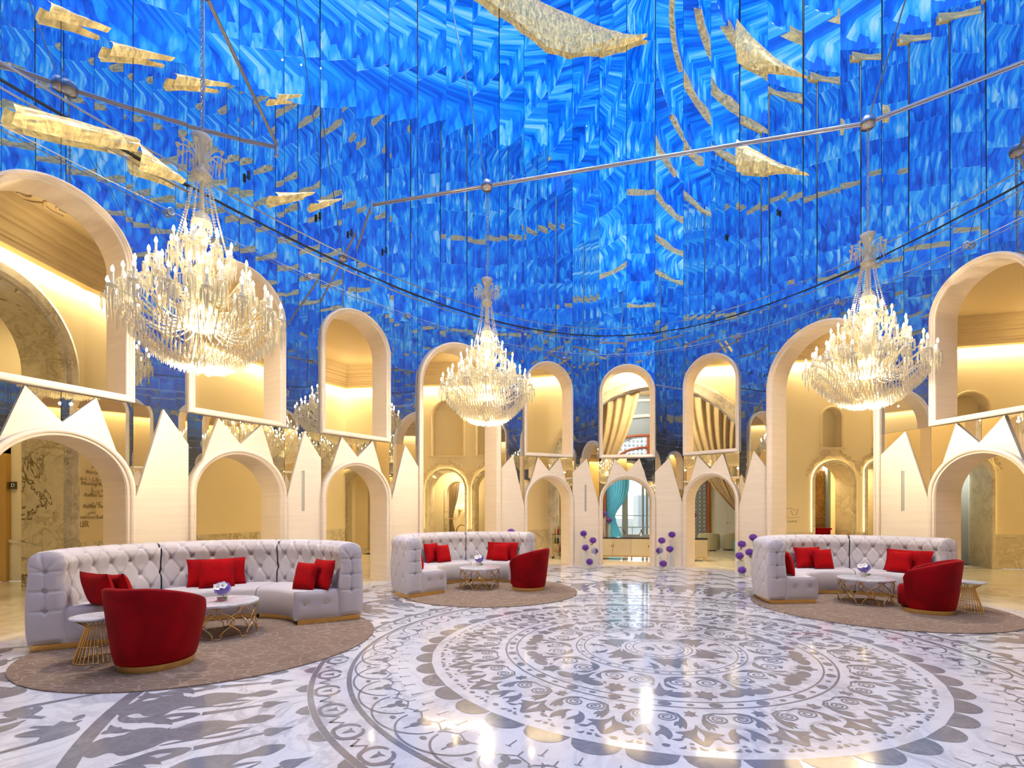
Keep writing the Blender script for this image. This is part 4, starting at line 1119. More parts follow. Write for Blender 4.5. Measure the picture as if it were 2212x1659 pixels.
# double volutes, tulips and palmettes of the third band
NV = 22
m = MB()
for sg in (-1, 1):
    spiral(m, sg*.088, .10, .082, 2.2, -PI/2, .0075, 1.90, sg)
    ribbon2(m, [(0, .0), (sg*.09, -.012), (sg*.17, .03), (sg*.20, .12), (sg*.19, .17)], lambda t: .006+.012*t, 1.90)
    shape(m, chaikin([(sg*u, v) for u, v in [(.185, .09), (.215, .10), (.235, .20), (.215, .32), (.195, .25), (.175, .31), (.165, .23), (.135, .27), (.14, .19), (.175, .17)]]), 1.90)
ring_of('volute_inlay', m, NV)
m = MB(); mirror_shape(m, [(0, -.06), (.02, -.02), (.055, -.025), (.03, .02), (.06, .06), (.015, .05), (0, .08)], 1.90); ring_of('star_inlay', m, NV, .5)
for half in (1,):
    m = MB()
    for sg in (-1, 1):
        shape(m, chaikin([(sg*u, v) for u, v in [(.02, .0), (.075, .02), (.12, .09), (.135, .18), (.10, .25), (.085, .19), (.05, .15), (.02, .22), (.008, .16), (.045, .09), (.05, .05)]]), 2.16)
    ring_of('tulip_inlay', m, NV)
m = MB()
for sg in (-1, 1):
    shape(m, chaikin([(sg*u, v) for u, v in [(.0, -.14), (.025, -.04), (.09, .0), (.19, .03), (.11, .06), (.15, .11), (.09, .10), (.05, .17), (.0, .24), (.0, .15), (.030, .06), (.0, -.03)]]), 2.24)
    crescent(m, (sg*.12, .11), (sg*.21, .15), sg*.02, .035, 2.24)
ring_of('palmette_inlay', m, NV, .5)
def edge_bits(q):
    oval(q, 0, 0, .022, .020, 2.50); crescent(q, (.045, -.03), (.10, .015), .02, .028, 2.50); crescent(q, (-.10, .015), (-.045, -.03), .02, .028, 2.50); oval(q, 0, -.06, .018, .012, 2.50)
ring_joined('petal_inlay', edge_bits, NV*2, .25)
m = MB(); oval(m, 0, 0, .03, .022, 2.49); ring_of('oval_inlay', m, NV*2, .75)
# scallops
m = MB(); m_n = 14; shape(m, [(-.182+.364*i/m_n, .17*math.sqrt(max(0, 1-((i/m_n-.5)*2)**2))) for i in range(m_n+1)], 2.62); ring_of('scallop_inlay', m, 44)
# ticks, forked lines, trefoils, interlaced arcs
ring_joined('tick_inlay', lambda q: (ribbon2(q, [(0, 0), (0, .10)], .006, 2.86), ribbon2(q, [(-.025, .10), (.025, .10)], .005, 2.86)), 72)
ring_joined('fork_inlay', lambda q: (ribbon2(q, [(0, -.02), (0, .05)], .006, 2.99), ribbon2(q, [(0, .05), (-.05, .07), (-.115, .10), (-.14, .14)], .007, 2.99), ribbon2(q, [(0, .05), (.05, .07), (.115, .10), (.14, .14)], .007, 2.99)), 36*2, .5)
m = MB()
for an in (0, 2.2, -2.2): oval(m, .045*sin(an), .02+.045*cos(an), .033, .045, 3.12, -an)
ribbon2(m, [(0, .0), (0, .16)], .007, 3.12); ring_of('trefoil_inlay', m, 44)
m = MB(); oval(m, 0, 0, .034, .022, 3.26); ring_of('oval_inlay', m, 44, .5)
m = MB(); ribbon2(m, [(.42*cos(PI*i/22), .24*sin(PI*i/22)) for i in range(23)], .009, 3.15); ring_of('arc_inlay', m, 44, .5)
m = MB(); shape(m, [(-.03, -.02), (0, .0), (.03, -.02), (.012, .03), (0, .05), (-.012, .03)], 3.06); ring_joined('petal_inlay', lambda q: shape(q, [(-.03, -.02), (0, .0), (.03, -.02), (.012, .03), (0, .05), (-.012, .03)], 3.05), 44, .5)
# scroll border between the two heavy rings
m = MB()
for sg in (-1, 1):
    ribbon2(m, [(sg*(.02+.10*sin(t*.28)), .02+.10*(1-cos(t*.28))) for t in range(13)], lambda t: .009+.012*sin(PI*t), 3.50)
    crescent(m, (sg*.05, .08), (sg*.0, .17), sg*.03, .035, 3.50)
ribbon2(m, [(-.24, .19), (-.17, .10), (-.09, .20), (0, .215), (.09, .20), (.17, .10), (.24, .19)], .012, 3.50)
ring_of('border_scroll_inlay', m, 48, 0, 3.6)
# outer field: hearts on stems pointing inwards, lozenges, scrolls
def heart(m, v, s_, r0): shape(m, chaikin([(s_*u, v+s_*w) for u, w in [(0, -1.5), (.25, -.6), (.62, -.05), (.72, .42), (.40, .72), (.10, .55), (0, .35), (-.10, .55), (-.40, .72), (-.72, .42), (-.62, -.05), (-.25, -.6)]]), r0)
m = MB(); heart(m, .26, .10, 3.80); ribbon2(m, [(0, .30), (0, .75)], lambda t: .012+.02*t, 3.80)
mirror_shape(m, [(0, .75), (.05, .80), (.10, .95), (.05, 1.08), (0, 1.20), (0, 1.05), (.035, .95), (0, .85)], 3.80); ring_of('heart_inlay', m, 44, .0, 4.3)
m = MB(); shape(m, [(u, v) for u, v in [(-.10, 0), (-.07, .06), (0, .10), (.07, .06), (.10, 0)]], 3.79); ring_of('half_disc_inlay', m, 44, .5, 3.9)
m = MB(); mirror_shape(m, [(0, .20), (.09, .34), (.045, .42), (.03, .50), (.11, .60), (.165, .78), (.08, .90), (.17, 1.0), (.215, 1.15), (.10, 1.22), (.16, 1.32), (0, 1.42)], 3.80); ring_of('spear_inlay', m, 44, .5, 4.5)
m = MB()
for sg in (-1, 1):
    ribbon2(m, [(sg*(.10+.16*sin(t*.34)), 1.0+.16*(1-cos(t*.34))) for t in range(11)], lambda t: .012+.03*sin(PI*t), 3.80)
ring_of('hook_inlay', m, 22, .25, 5.0)
m = MB()
for sg in (-1, 1): crescent(m, (0, .40), (0, .74), sg*.045, .035, 3.80)
ribbon2(m, [(0, .70), (0, .95)], lambda t: .014*(1-t)+.006, 3.80); ring_of('lozenge_inlay', m, 44, .25, 4.4)
m = MB()
for sg in (-1, 1):
    crescent(m, (sg*.02, .92), (sg*.17, 1.16), sg*-.05, .08, 3.80); crescent(m, (sg*.03, 1.14), (sg*.20, 1.34), sg*.05, .07, 3.80); oval(m, sg*.09, 1.30, .035, .06, 3.80, sg*.5)
ring_of('leaf_inlay', m, 44, .75, 4.9)
def field(r0, count, ph):
    m = MB()
    ribbon2(m, [(-.42+.84*t/24, .30*sin(t/24*2*PI)+.35) for t in range(25)], lambda t: .02+.035*sin(PI*t*2)**2, r0)
    ring_of('wave_inlay', m, count, ph, r0+.4)
    m = MB(); mirror_shape(m, [(0, .02), (.07, .07), (.16, .04), (.12, .12), (.20, .20), (.09, .20), (.06, .32), (0, .40)], r0); ring_of('leaf_inlay', m, count, ph+.28, r0+.3)
    m = MB()
    for sg in (-1, 1): crescent(m, (sg*.03, .45), (sg*.20, .75), sg*-.06, .09, r0); crescent(m, (sg*.05, .48), (sg*.28, .58), sg*-.04, .06, r0)
    oval(m, 0, .62, .05, .09, r0); ring_of('frond_inlay', m, count, ph+.62, r0+.6)
    m = MB(); oval(m, 0, .1, .06, .035, r0); ring_of('oval_inlay', m, count, ph+.5, r0+.1)
field(5.32, 34, 0); field(6.18, 40, .3); field(7.04, 46, .6); field(7.9, 52, .1); field(8.75, 58, .4)
# ------------------------------------------------------------------ seating groups
G1, G2, G3 = Vector((-3.90, 6.43, 0)), Vector((-.87, 10.34, 0)), Vector((6.04, 8.66, 0))
SO, SB, SI = 1.80, 1.44, .88           # outer back, front of backrest, seat front radius
STEP = PI/3; GAPA = .006
# backrest section, from the seat up the front, over the roll and down the back: (radius, z)
SEC = [(1.47, .40), (1.46, .50), (1.47, .62), (1.485, .74), (1.49, .84), (1.475, .92), (1.46, .99), (1.475, 1.06), (1.53, 1.11), (1.61, 1.125), (1.70, 1.11), (1.765, 1.06),
       (1.785, .98), (1.775, .90), (1.785, .80), (1.795, .66), (1.80, .50), (1.80, .34), (1.795, .20), (1.78, .09)]
def sec_at(t):
    k = t*(len(SEC)-1); i = min(len(SEC)-2, int(k)); f = k-i; a, b = SEC[i], SEC[i+1]; return (a[0]+(b[0]-a[0])*f, a[1]+(b[1]-a[1])*f)
_sl = [0.0]
for i in range(len(SEC)-1): _sl.append(_sl[-1]+math.hypot(SEC[i+1][0]-SEC[i][0], SEC[i+1][1]-SEC[i][1]))
SLEN = _sl[-1]
def sec_len(d):
    i = min(len(SEC)-2, max(0, bisect.bisect_right(_sl, d)-1)); f = (d-_sl[i])/(_sl[i+1]-_sl[i]); a, b = SEC[i], SEC[i+1]
    r, z = a[0]+(b[0]-a[0])*f, a[1]+(b[1]-a[1])*f; l = math.hypot(b[0]-a[0], b[1]-a[1]); return r, z, -(b[1]-a[1])/l, (b[0]-a[0])/l
PA, PD = STEP/6.0, .195             # button pitch: angle, along the section
ROW0 = .115
def tuft(a, d):
    """depth of the buttoning at angle a, section length d"""
    u = a/PA; v = (d-ROW0)/PD
    if v < -.6: return 0, 0
    # diamond lattice: buttons at (i+.5*(j%2), j)
    best = 9; 
    j0 = round(v)
    for j in (j0-1, j0, j0+1):
        if j < 0: continue
        o = .5*(j % 2); i = round(u-o-.5)+.5; du, dv = u-(i+o), v-j; best = min(best, (du*du*1.0+dv*dv*1.0))
    but = math.exp(-best/.022)
    # pleats joining the buttons diagonally
    p, q = (u-.5)+v*.5, (u-.5)-v*.5
    cp = abs(p-round(p)); cq = abs(q-round(q)); pl = max(math.exp(-(cp/.045)**2), math.exp(-(cq/.045)**2)) if v > -.1 else 0
    puff = .009*(1-min(1, pl*.9))*min(1, max(0, v+.5)*1.4)
    return but*.030+pl*.009-puff, but
def back_fn(a0, a1):
    def fn(u, v):
        a = a0+(a1-a0)*u; d = v*SLEN; r, z, nr, nz = sec_len(d)
        k, _ = tuft(a, d); e = min(1, min(u, 1-u)/.03); dep = k*min(1, max(0, d/.1))*(1 if d < SLEN-.06 else max(0, (SLEN-d)/.06))
        e2 = (1-e)**2*.018
        r2, z2 = r-nr*-1*0-(-nr)*0, z
        # outward normal of the section points away from the stuffing
        r2 = r+(-nr)*-1*(-(dep+e2)) if False else r-(dep+e2)*(-1 if False else 1)*(nr*-1)*-1
        z2 = z-(dep+e2)*nz
        return (r2*cos(a), r2*sin(a), z2)
    return fn
# orientation of the normal: (nr, nz) = (-dz, dr) points to +z over the top and to smaller r on the front: outward
def back_pt(a, d, off=0.0):
    r, z, nr, nz = sec_len(d); return ((r+nr*off)*cos(a), (r+nr*off)*sin(a), z+nz*off)
def back_fn(a0, a1):
    def fn(u, v):
        a = a0+(a1-a0)*u; d = v*SLEN; k, _ = tuft(a, d)
        fade = min(1, d/.08)*min(1, (SLEN-d)/.30); e = (1-min(1, min(u, 1-u)/.025))**2*.02
        return back_pt(a, d, -(k*fade+e))
    return fn
def end_cap(m, a, sg):
    """padded, buttoned end of the backrest with pleats fanning from the top button"""
    fr = [(r, z) for r, z in SEC[:10]]; bk = [(r, z) for r, z in SEC[9:]][::-1]
    def lim(pts, z):
        if z <= pts[0][1]: return pts[0][0]
        for i in range(len(pts)-1):
            if pts[i][1] <= z <= pts[i+1][1]: f = (z-pts[i][1])/(pts[i+1][1]-pts[i][1]+1e-9); return pts[i][0]+(pts[i+1][0]-pts[i][0])*f
        return pts[-1][0]
    def fn(u, v):
        z = .09+1.034*(1-(1-v)**1.25 if v > .5 else v*(1-.5**1.25)/.5); lo, hi = lim(fr, z), lim(bk, z); r = lo+(hi-lo)*u
        eu = 1-(2*u-1)**4; ev = 1-max(0, (z-.95)/.175)**3; b = .034*eu*ev*min(1, (z-.09)/.05)
        c = .5*(lo+hi) if z < .9 else 1.635
        if z > .42: b -= .012*math.exp(-((r-c)/.011)**2)*(1 if z < .91 else 0)
        for bz in (.90, .68, .46):
            b -= .011*math.exp(-((z-bz)/.012)**2)*eu; b -= .024*math.exp(-(((r-1.632)/.028)**2+((z-bz)/.028)**2))
        if z > .90:
            th = math.atan2(z-.90, r-1.632); b -= .007*(abs(sin(th*3.5))**8)*min(1, (z-.90)/.03)*eu
        return (r*cos(a)-sg*b*sin(a), r*sin(a)+sg*b*cos(a), z)
    m.grid(fn, 44, 90)
def seat_section():
    return [(SI+.02, .085), (SI, .12), (SI-.004, .28), (SI, .41), (SI+.02, .452), (SI+.06, .47), (1.15, .478), (1.40, .474), (1.50, .470)]
def seat_mesh(a0, a1):
    m = MB(); sec = seat_section(); n = 26
    m.grid(lambda u, v: (lambda rz, a, e: ((rz[0])*cos(a), rz[0]*sin(a), rz[1]-e))(sec_[min(len(sec_)-1, int(round(v*(len(sec_)-1))))], a0+(a1-a0)*u, 0.010*(1-min(1, min(u, 1-u)/.03))**2), n, len(sec)-1)
    return m
sec_ = seat_section()
def make_sofa():
    root = thing('curved_sofa', 'sofa', 'sofa')
    angs = [-PI/2, -PI/6, PI/6, PI/2]
    bm = MB(); bm.grid(back_fn(0+GAPA, STEP-GAPA), 108, 92); back = bm.mesh('backrest', M['sofa'])
    btn = MB()
    for j in range(9):
        d = ROW0+j*PD
        if d > SLEN-.2: continue
        for i in range(-1, 8):
            a = (i+.5+.5*(j % 2))*PA
            if GAPA*2 < a < STEP-GAPA*2:
                p = back_pt(a, d, -.030); btn.ball(p, .013, 6, 4)
    btnm = btn.mesh('button', M['sofabtn'])
    seat = seat_mesh(GAPA*1.2, STEP-GAPA*1.2)
    # close the seat sides
    for a in (GAPA*1.2, STEP-GAPA*1.2):
        seat.add([(r*cos(a), r*sin(a), z-.010) for r, z in sec_]+[(1.50*cos(a), 1.50*sin(a), .085)], [tuple(range(len(sec_)+1))])
    seatm = seat.mesh('seat', M['sofa'])
    pl = MB(); k = 20; prof = [(SI+.05, .0), (SI+.05, .085), (1.74, .085), (1.74, .0)]
    vs = [(r*cos(.02+(STEP-.04)*i/k), r*sin(.02+(STEP-.04)*i/k), z) for i in range(k+1) for r, z in prof]
    pl.add(vs, [(i*4+j, i*4+(j+1) % 4, (i+1)*4+(j+1) % 4, (i+1)*4+j) for i in range(k) for j in range(4)]+[(0, 1, 2, 3), (4*k+3, 4*k+2, 4*k+1, 4*k)]); plm = pl.mesh('plinth', M['brass'])
    for q in range(3):
        b = ob('backrest', back, root, (0, 0, 0), angs[q]); o = ob('button', btnm, b); o['kind'] = 'stuff'
        ob('seat', seatm, root, (0, 0, 0), angs[q]); ob('plinth', plm, root, (0, 0, 0), angs[q])
    for sg, a in ((-1, -PI/2+GAPA), (1, PI/2-GAPA)):
        m = MB(); end_cap(m, a, sg); e_ = m.build('end_panel', M['sofa'], root)
        m = MB()
        for bz in (.90, .68, .46): m.ball((1.63*cos(a)-sg*.006*sin(a), 1.63*sin(a)+sg*.006*cos(a), bz), .015, 8, 5)
        m.build('button', M['sofabtn'], e_)
        m = MB(); aa = a-sg*.004
        rr0, rr1 = SI+.005, 1.47
        def ef(u, v): 
            r = rr0+(rr1-rr0)*u; z = .088+.385*v
            bul = .022*(1-(2*u-1)**6)*(1-(2*v-1)**6)
            for br in (1.03, 1.30): bul -= .016*math.exp(-(((r-br)/.05)**2+((z-.30)/.04)**2))
            return (r*cos(aa)-sg*bul*sin(aa), r*sin(aa)+sg*bul*cos(aa), z)
        m.grid(ef, 30, 16); s_ = m.build('seat_end', M['sofa'], root)
        m = MB()
        for br in (1.03, 1.30): m.ball((br*cos(aa)-sg*.010*sin(aa), br*sin(aa)+sg*.010*cos(aa), .30), .013, 8, 5)
        m.build('gold_button', M['brass'], s_)
        m = MB(); w0 = .085
        p = lambda r, o, z: (r*cos(aa)-sg*o*sin(aa), r*sin(aa)+sg*o*cos(aa), z)
        m.add([p(SI+.05, 0, 0), p(1.76, 0, 0), p(1.76, .012, 0), p(SI+.05, .012, 0), p(SI+.05, 0, w0), p(1.76, 0, w0), p(1.76, .012, w0), p(SI+.05, .012, w0)], [(0, 1, 2, 3), (4, 5, 6, 7), (3, 2, 6, 7), (0, 1, 5, 4), (1, 2, 6, 5), (0, 3, 7, 4)])
        m.build('plinth', M['brass'], root)
    return root
sofa = make_sofa()
sofa.location = G1+Vector((-.06, 0, 0)); sofa.scale = (1.025, 1.025, 1.02); sofa.rotation_euler = (0, 0, rad(119)); sofa['label'] = 'large curved buttoned pale grey sofa nearest the camera, with six red cushions and a chair before its left end'; sofa['group'] = 'curved buttoned sofas round the coffee tables'
sofa['label'] = 'curved buttoned pale grey sofa with three joined sections, nearest the camera'
s2_ = dup(sofa, G2, rad(137.6), 'curved buttoned pale grey sofa farthest from the camera, beside the left portal')
s2_.scale = (1, 1, 1); s3_ = dup(sofa, G3, rad(95.4), 'curved buttoned pale grey sofa before the right portal, dark cushions at its left end')

s3_.scale = (1, 1, 1)
# rugs
def rug(c, r, label):
    m = MB(); n = 96
    m.lathe([(r, 0.0), (r, .010), (r-.015, .014)], n, capt=True, capb=False, smooth=False)
    o = m.build('round_rug', M['carpet'], None, (c.x, c.y, .002)); return tag(o, label, 'rug', 'round taupe rugs')
RUG_R = 1.98
def opening(rot): return Vector((-cos(rot), -sin(rot), 0))
rug(Vector((-3.79, 6.2, 0)), 1.86, 'round taupe carved rug under the seating group nearest the camera')
rug(Vector((-.62, 9.98, 0)), 1.74, 'round taupe rug under the seating group farthest away')
rug(Vector((5.92, 8.33, 0)), 1.86, 'round taupe rug with pale scale lines by the right portal')

# coffee tables: marble disc on interlaced brass loops
def make_coffee():
    t = thing('coffee_table', 'table', 'table'); H_, R2 = .435, .43
    m = MB(); m.lathe([(R2-.006, H_-.035), (R2, H_-.028), (R2, H_-.006), (R2-.008, H_)], 64, smooth=False); m.build('table_top', M['ttop'], t)
    loop = MB(); rr = .405
    # one interlaced pair of wavy bars: crosses twice over the height
    def bar_pts(sg):
        out = []
        for i in range(37):
            v = i/36; z = .012+v*(H_-.05)
            if v < .08: w = .115
            elif v < .40: w = .115*cos((v-.08)/.32*PI/2)**1.1
            elif v < .70: w = -.040*sin((v-.40)/.30*PI)
            elif v < .94: w = .112*sin((v-.70)/.24*PI/2)**1.1
            else: w = .112
            out.append((sg*w, z))
        return [(rr*sin(u/rr), -rr*cos(u/rr), z) for u, z in out]
    for sg in (-1, 1): loop.tube(bar_pts(sg), .0085, 6)
    lm = loop.mesh('leg_loop', M['brass'])
    n = 8
    for k in range(n): ob('leg_loop', lm, t, (0, 0, 0), 2*PI*k/n)
    m = MB()
    for z in (.012, H_-.042):
        for k in range(n):
            a0 = 2*PI*k/n+.28; a1 = 2*PI*(k+1)/n-.28
            m.tube([(rr*sin(a0+(a1-a0)*i/6), -rr*cos(a0+(a1-a0)*i/6), z) for i in range(7)], .008, 6)
    m.build('ring_bar', M['brass'], t)
    return t
ct = make_coffee(); ct.location = (G1.x, G1.y, .014); ct['label'] = 'round marble coffee table on interlaced brass loops, half hidden by the nearest red chair'; ct['group'] = 'marble coffee tables'
dup(ct, (G2.x, G2.y, .014), .2, 'round marble coffee table on interlaced brass loops before the farthest sofa')
dup(ct, (G3.x, G3.y, .014), .35, 'round marble coffee table on interlaced brass loops before the sofa by the right portal')

# side tables: hour-glass of brass wires
def make_side():
    t = thing('side_table', 'table', 'table'); H_ = .475
    m = MB(); m.lathe([(.232, H_-.022), (.236, H_-.012), (.232, H_)], 48, smooth=False); m.build('table_top', M['ttop'], t)
    wm = MB(); prof = [(.20, .006), (.105, H_-.13), (.10, H_-.115), (.115, H_-.09), (.205, H_-.024)]
    wm.tube([(r, 0, z) for r, z in prof], .0042, 5); wmm = wm.mesh('wire', M['brass'])
    for k in range(30): ob('wire', wmm, t, (0, 0, 0), 2*PI*k/30)
    m = MB()
    for r, z in ((.20, .006), (.10, H_-.122), (.20, H_-.026), (.155, .17)): m.tube([(r*cos(2*PI*i/32), r*sin(2*PI*i/32), z) for i in range(32)], .005, 5, True)
    m.build('hoop', M['brass'], t); return t
st = make_side(); p = at(211, 1428); st.location = (p.x, p.y, .016); st['label'] = 'marble side table on brass wires left of the nearest red chair'; st['group'] = 'brass wire side tables'
p = at(2089, 1321); dup(st, (p.x, p.y, .016), .05, 'marble side table on brass wires beside the red chair by the right portal')

# barrel chairs
def make_chair():
    t = thing('barrel_chair', 'chair', 'armchair'); A = rad(128); n = 64
    def rim(a): k = max(0, abs(a)/A-.22)/.78; return .82-.20*k**1.5
    def shell(a, v, off):
        h_ = rim(a); z = .075+(h_-.075)*v; base = .345+.095*(v**.75)+.0*abs(a); r = base-off
        return (r*sin(a)*1.0, -r*cos(a), z)
    m = MB(); outl = []
    cross = [('o', i/10) for i in range(11)]+[('t', i/6) for i in range(1, 6)]+[('i', 1-i/8) for i in range(9)]
    def fn(u, v):
        a = -A+2*A*u; k, q = cross[min(len(cross)-1, int(round(v*(len(cross)-1))))]
        # soft rounding at the arm ends
        e = (1-min(1, min(u, 1-u)/.035)); dh = .09*e*e
        if k == 'o': p = Vector(shell(a, q, 0)); 
        elif k == 't':
            p0, p1 = Vector(shell(a, 1, 0)), Vector(shell(a, 1, .085)); p = p0.lerp(p1, .5-.5*cos(q*PI)); p.z += .022*sin(q*PI)
        else: p = Vector(shell(a, q, .085)); 
        if k != 'o' and k != 't' and q < .4: p.z = max(p.z, .075)
        p.z = .075+(p.z-.075)*(1-dh/.7)
        return tuple(p)
    m.grid(fn, n, len(cross)-1)
    for a in (-A, A):
        pr = [Vector(shell(a, i/10, 0)) for i in range(11)]+[Vector(shell(a, i/10, .085)) for i in range(10, -1, -1)]
        for q in pr: q.z = .075+(q.z-.075)*(1-.09/.7)
        m.add([tuple(q) for q in pr], [tuple(range(len(pr)))])
    m.build('back_shell', M['velvet'], t)
    m = MB(); prof = [(.0, .085), (.285, .085), (.30, .11), (.302, .36), (.285, .405), (.24, .425), (.0, .435)]
    k = 40; vs = []
    for r, z in prof:
        for j in range(k):
            th = 2*PI*j/k; f = 1+.26*max(0, sin(th))**2*(1 if r > .1 else 0); vs.append((r*cos(th), r*f*sin(th), z))
    m.add(vs, [(i*k+j, i*k+(j+1) % k, (i+1)*k+(j+1) % k, (i+1)*k+j) for i in range(len(prof)-1) for j in range(k)], True)
    m.build('seat', M['velvet'], t)
    m = MB(); m.lathe([(.335, 0), (.335, .065), (.31, .072)], 48, smooth=False); m.build('plinth', M['brass'], t)
    return t
def face(v): return math.atan2(v.y, v.x)-PI/2
ch = make_chair(); p = at(338, 1437); ch.location = (p.x, p.y, .016); ch.rotation_euler = (0, 0, face(Vector((.10, 1.0, 0)))); ch['label'] = 'red velvet barrel chair nearest the camera, back turned, between side table and coffee table'; ch['group'] = 'red velvet barrel chairs'
p = at(1141, 1274); dup(ch, (p.x, p.y, .016), face(Vector((-.93, .38, 0))), 'red velvet barrel chair at the right end of the farthest sofa')
p = at(2003, 1323); dup(ch, (p.x, p.y, .016), face(Vector((-.72, .70, 0))), 'red velvet barrel chair beside the hourglass side table by the right portal')

# cushions
def cushion_mesh(w, h, d):
    m = MB(); n = 18
    def fn(sg):
        def f(u, v):
            x, y = 2*u-1, 2*v-1; pinch = 1-.055*(1-x*x)*0
            k = (1-abs(x)**3.2)*(1-abs(y)**3.2); z = sg*d*.5*k**.55
            # edges draw in between the corners
            xx = x*(1-.06*(1-y*y)); yy = y*(1-.06*(1-x*x))
            return (xx*w/2, z, yy*h/2)
        return f
    m.grid(fn(1), n, n); m.grid(fn(-1), n, n); return m.mesh('cushion', M['cushion'])
CM = {'w': cushion_mesh(.78, .43, .16), 's': cushion_mesh(.40, .40, .15), 'l': cushion_mesh(.62, .43, .16), 'q': cushion_mesh(.46, .44, .16)}
def cushion(G, px, r, kind, label, dz=0.0, lean=16, yaw=0.0, roll=0.0, near=False):
    """on the seat ring of a sofa, where its centre is seen at image column px"""
    k = (px-CX_PX)/F_PX; cand = []
    prev = None
    for i in range(361):
        a = SROT[id(G)]-PI/2+PI*i/360; e = G.x+r*cos(a)-k*(G.y+r*sin(a))
        if prev is not None and prev*e <= 0: cand.append(a)
        prev = e
    if not cand: cand = [min((SROT[id(G)]-PI/2+PI*i/360 for i in range(361)), key=lambda a: abs(G.x+r*cos(a)-k*(G.y+r*sin(a))))]
    cand.sort(key=lambda a: abs(a-SROT[id(G)])); best = (0, cand[-1] if near else cand[0])
    a = best[1]; h_ = {'s': .40, 'l': .43, 'w': .43, 'q': .44}[kind]
    o = ob('cushion', CM[kind], None, (G.x+r*cos(a), G.y+r*sin(a), .485+h_*.5*cos(rad(lean))*.97+dz), 0)
    o.rotation_euler = (Matrix.Rotation(a-PI/2+yaw, 4, 'Z') @ Matrix.Rotation(-rad(lean), 4, 'X') @ Matrix.Rotation(roll, 4, 'Y')).to_euler()
    return tag(o, label, 'cushion', 'red cushions on the curved sofas')
SROT = {id(G1): rad(119), id(G2): rad(137.6), id(G3): rad(95.4)}
cushion(G1, 207, 1.24, 'l', 'large red velvet cushion at the left end of the nearest sofa', yaw=.62)
cushion(G1, 258, 1.04, 's', 'small red cushion leaning on the large one at the left end of the nearest sofa', yaw=.62, roll=.08)
cushion(G1, 470, 1.33, 'w', 'wide red cushion in the middle of the nearest sofa, behind a smaller one')
cushion(G1, 470, 1.13, 'q', 'red cushion in front of the wide one, middle of the nearest sofa')
cushion(G1, 660, 1.06, 's', 'bright red small cushion at the right end of the nearest sofa, in front', yaw=.42)
cushion(G1, 696, 1.27, 'q', 'red cushion at the right end of the nearest sofa, against the back', yaw=.30)
cushion(G2, 903, 1.30, 's', 'red cushion seen edge-on at the left end of the farthest sofa', near=True)
cushion(G2, 934, 1.33, 'q', 'red cushion half hidden behind its neighbour, left section of the farthest sofa')
cushion(G2, 958, 1.14, 's', 'square red cushion in front, left section of the farthest sofa')
cushion(G2, 1085, 1.33, 'w', 'wide red cushion at the back, right section of the farthest sofa')
cushion(G2, 1082, 1.13, 's', 'square red cushion in front, right section of the farthest sofa')
cushion(G3, 1681, 1.18, 's', 'red cushion mostly hidden by the left end of the sofa by the right portal', near=True)
cushion(G3, 1699, 1.31, 's', 'dark red cushion seen edge-on at the left end of the sofa by the right portal', near=True)
cushion(G3, 1747, 1.33, 'l', 'wide red cushion at the back, left of the flower vase, sofa by the right portal')
cushion(G3, 1778, 1.13, 's', 'square red cushion in front, left of the flower vase, sofa by the right portal')
cushion(G3, 1962, 1.33, 'w', 'wide red cushion at the back, above the red chair, sofa by the right portal')
cushion(G3, 1945, 1.13, 's', 'red cushion in front, above the red chair, sofa by the right portal')
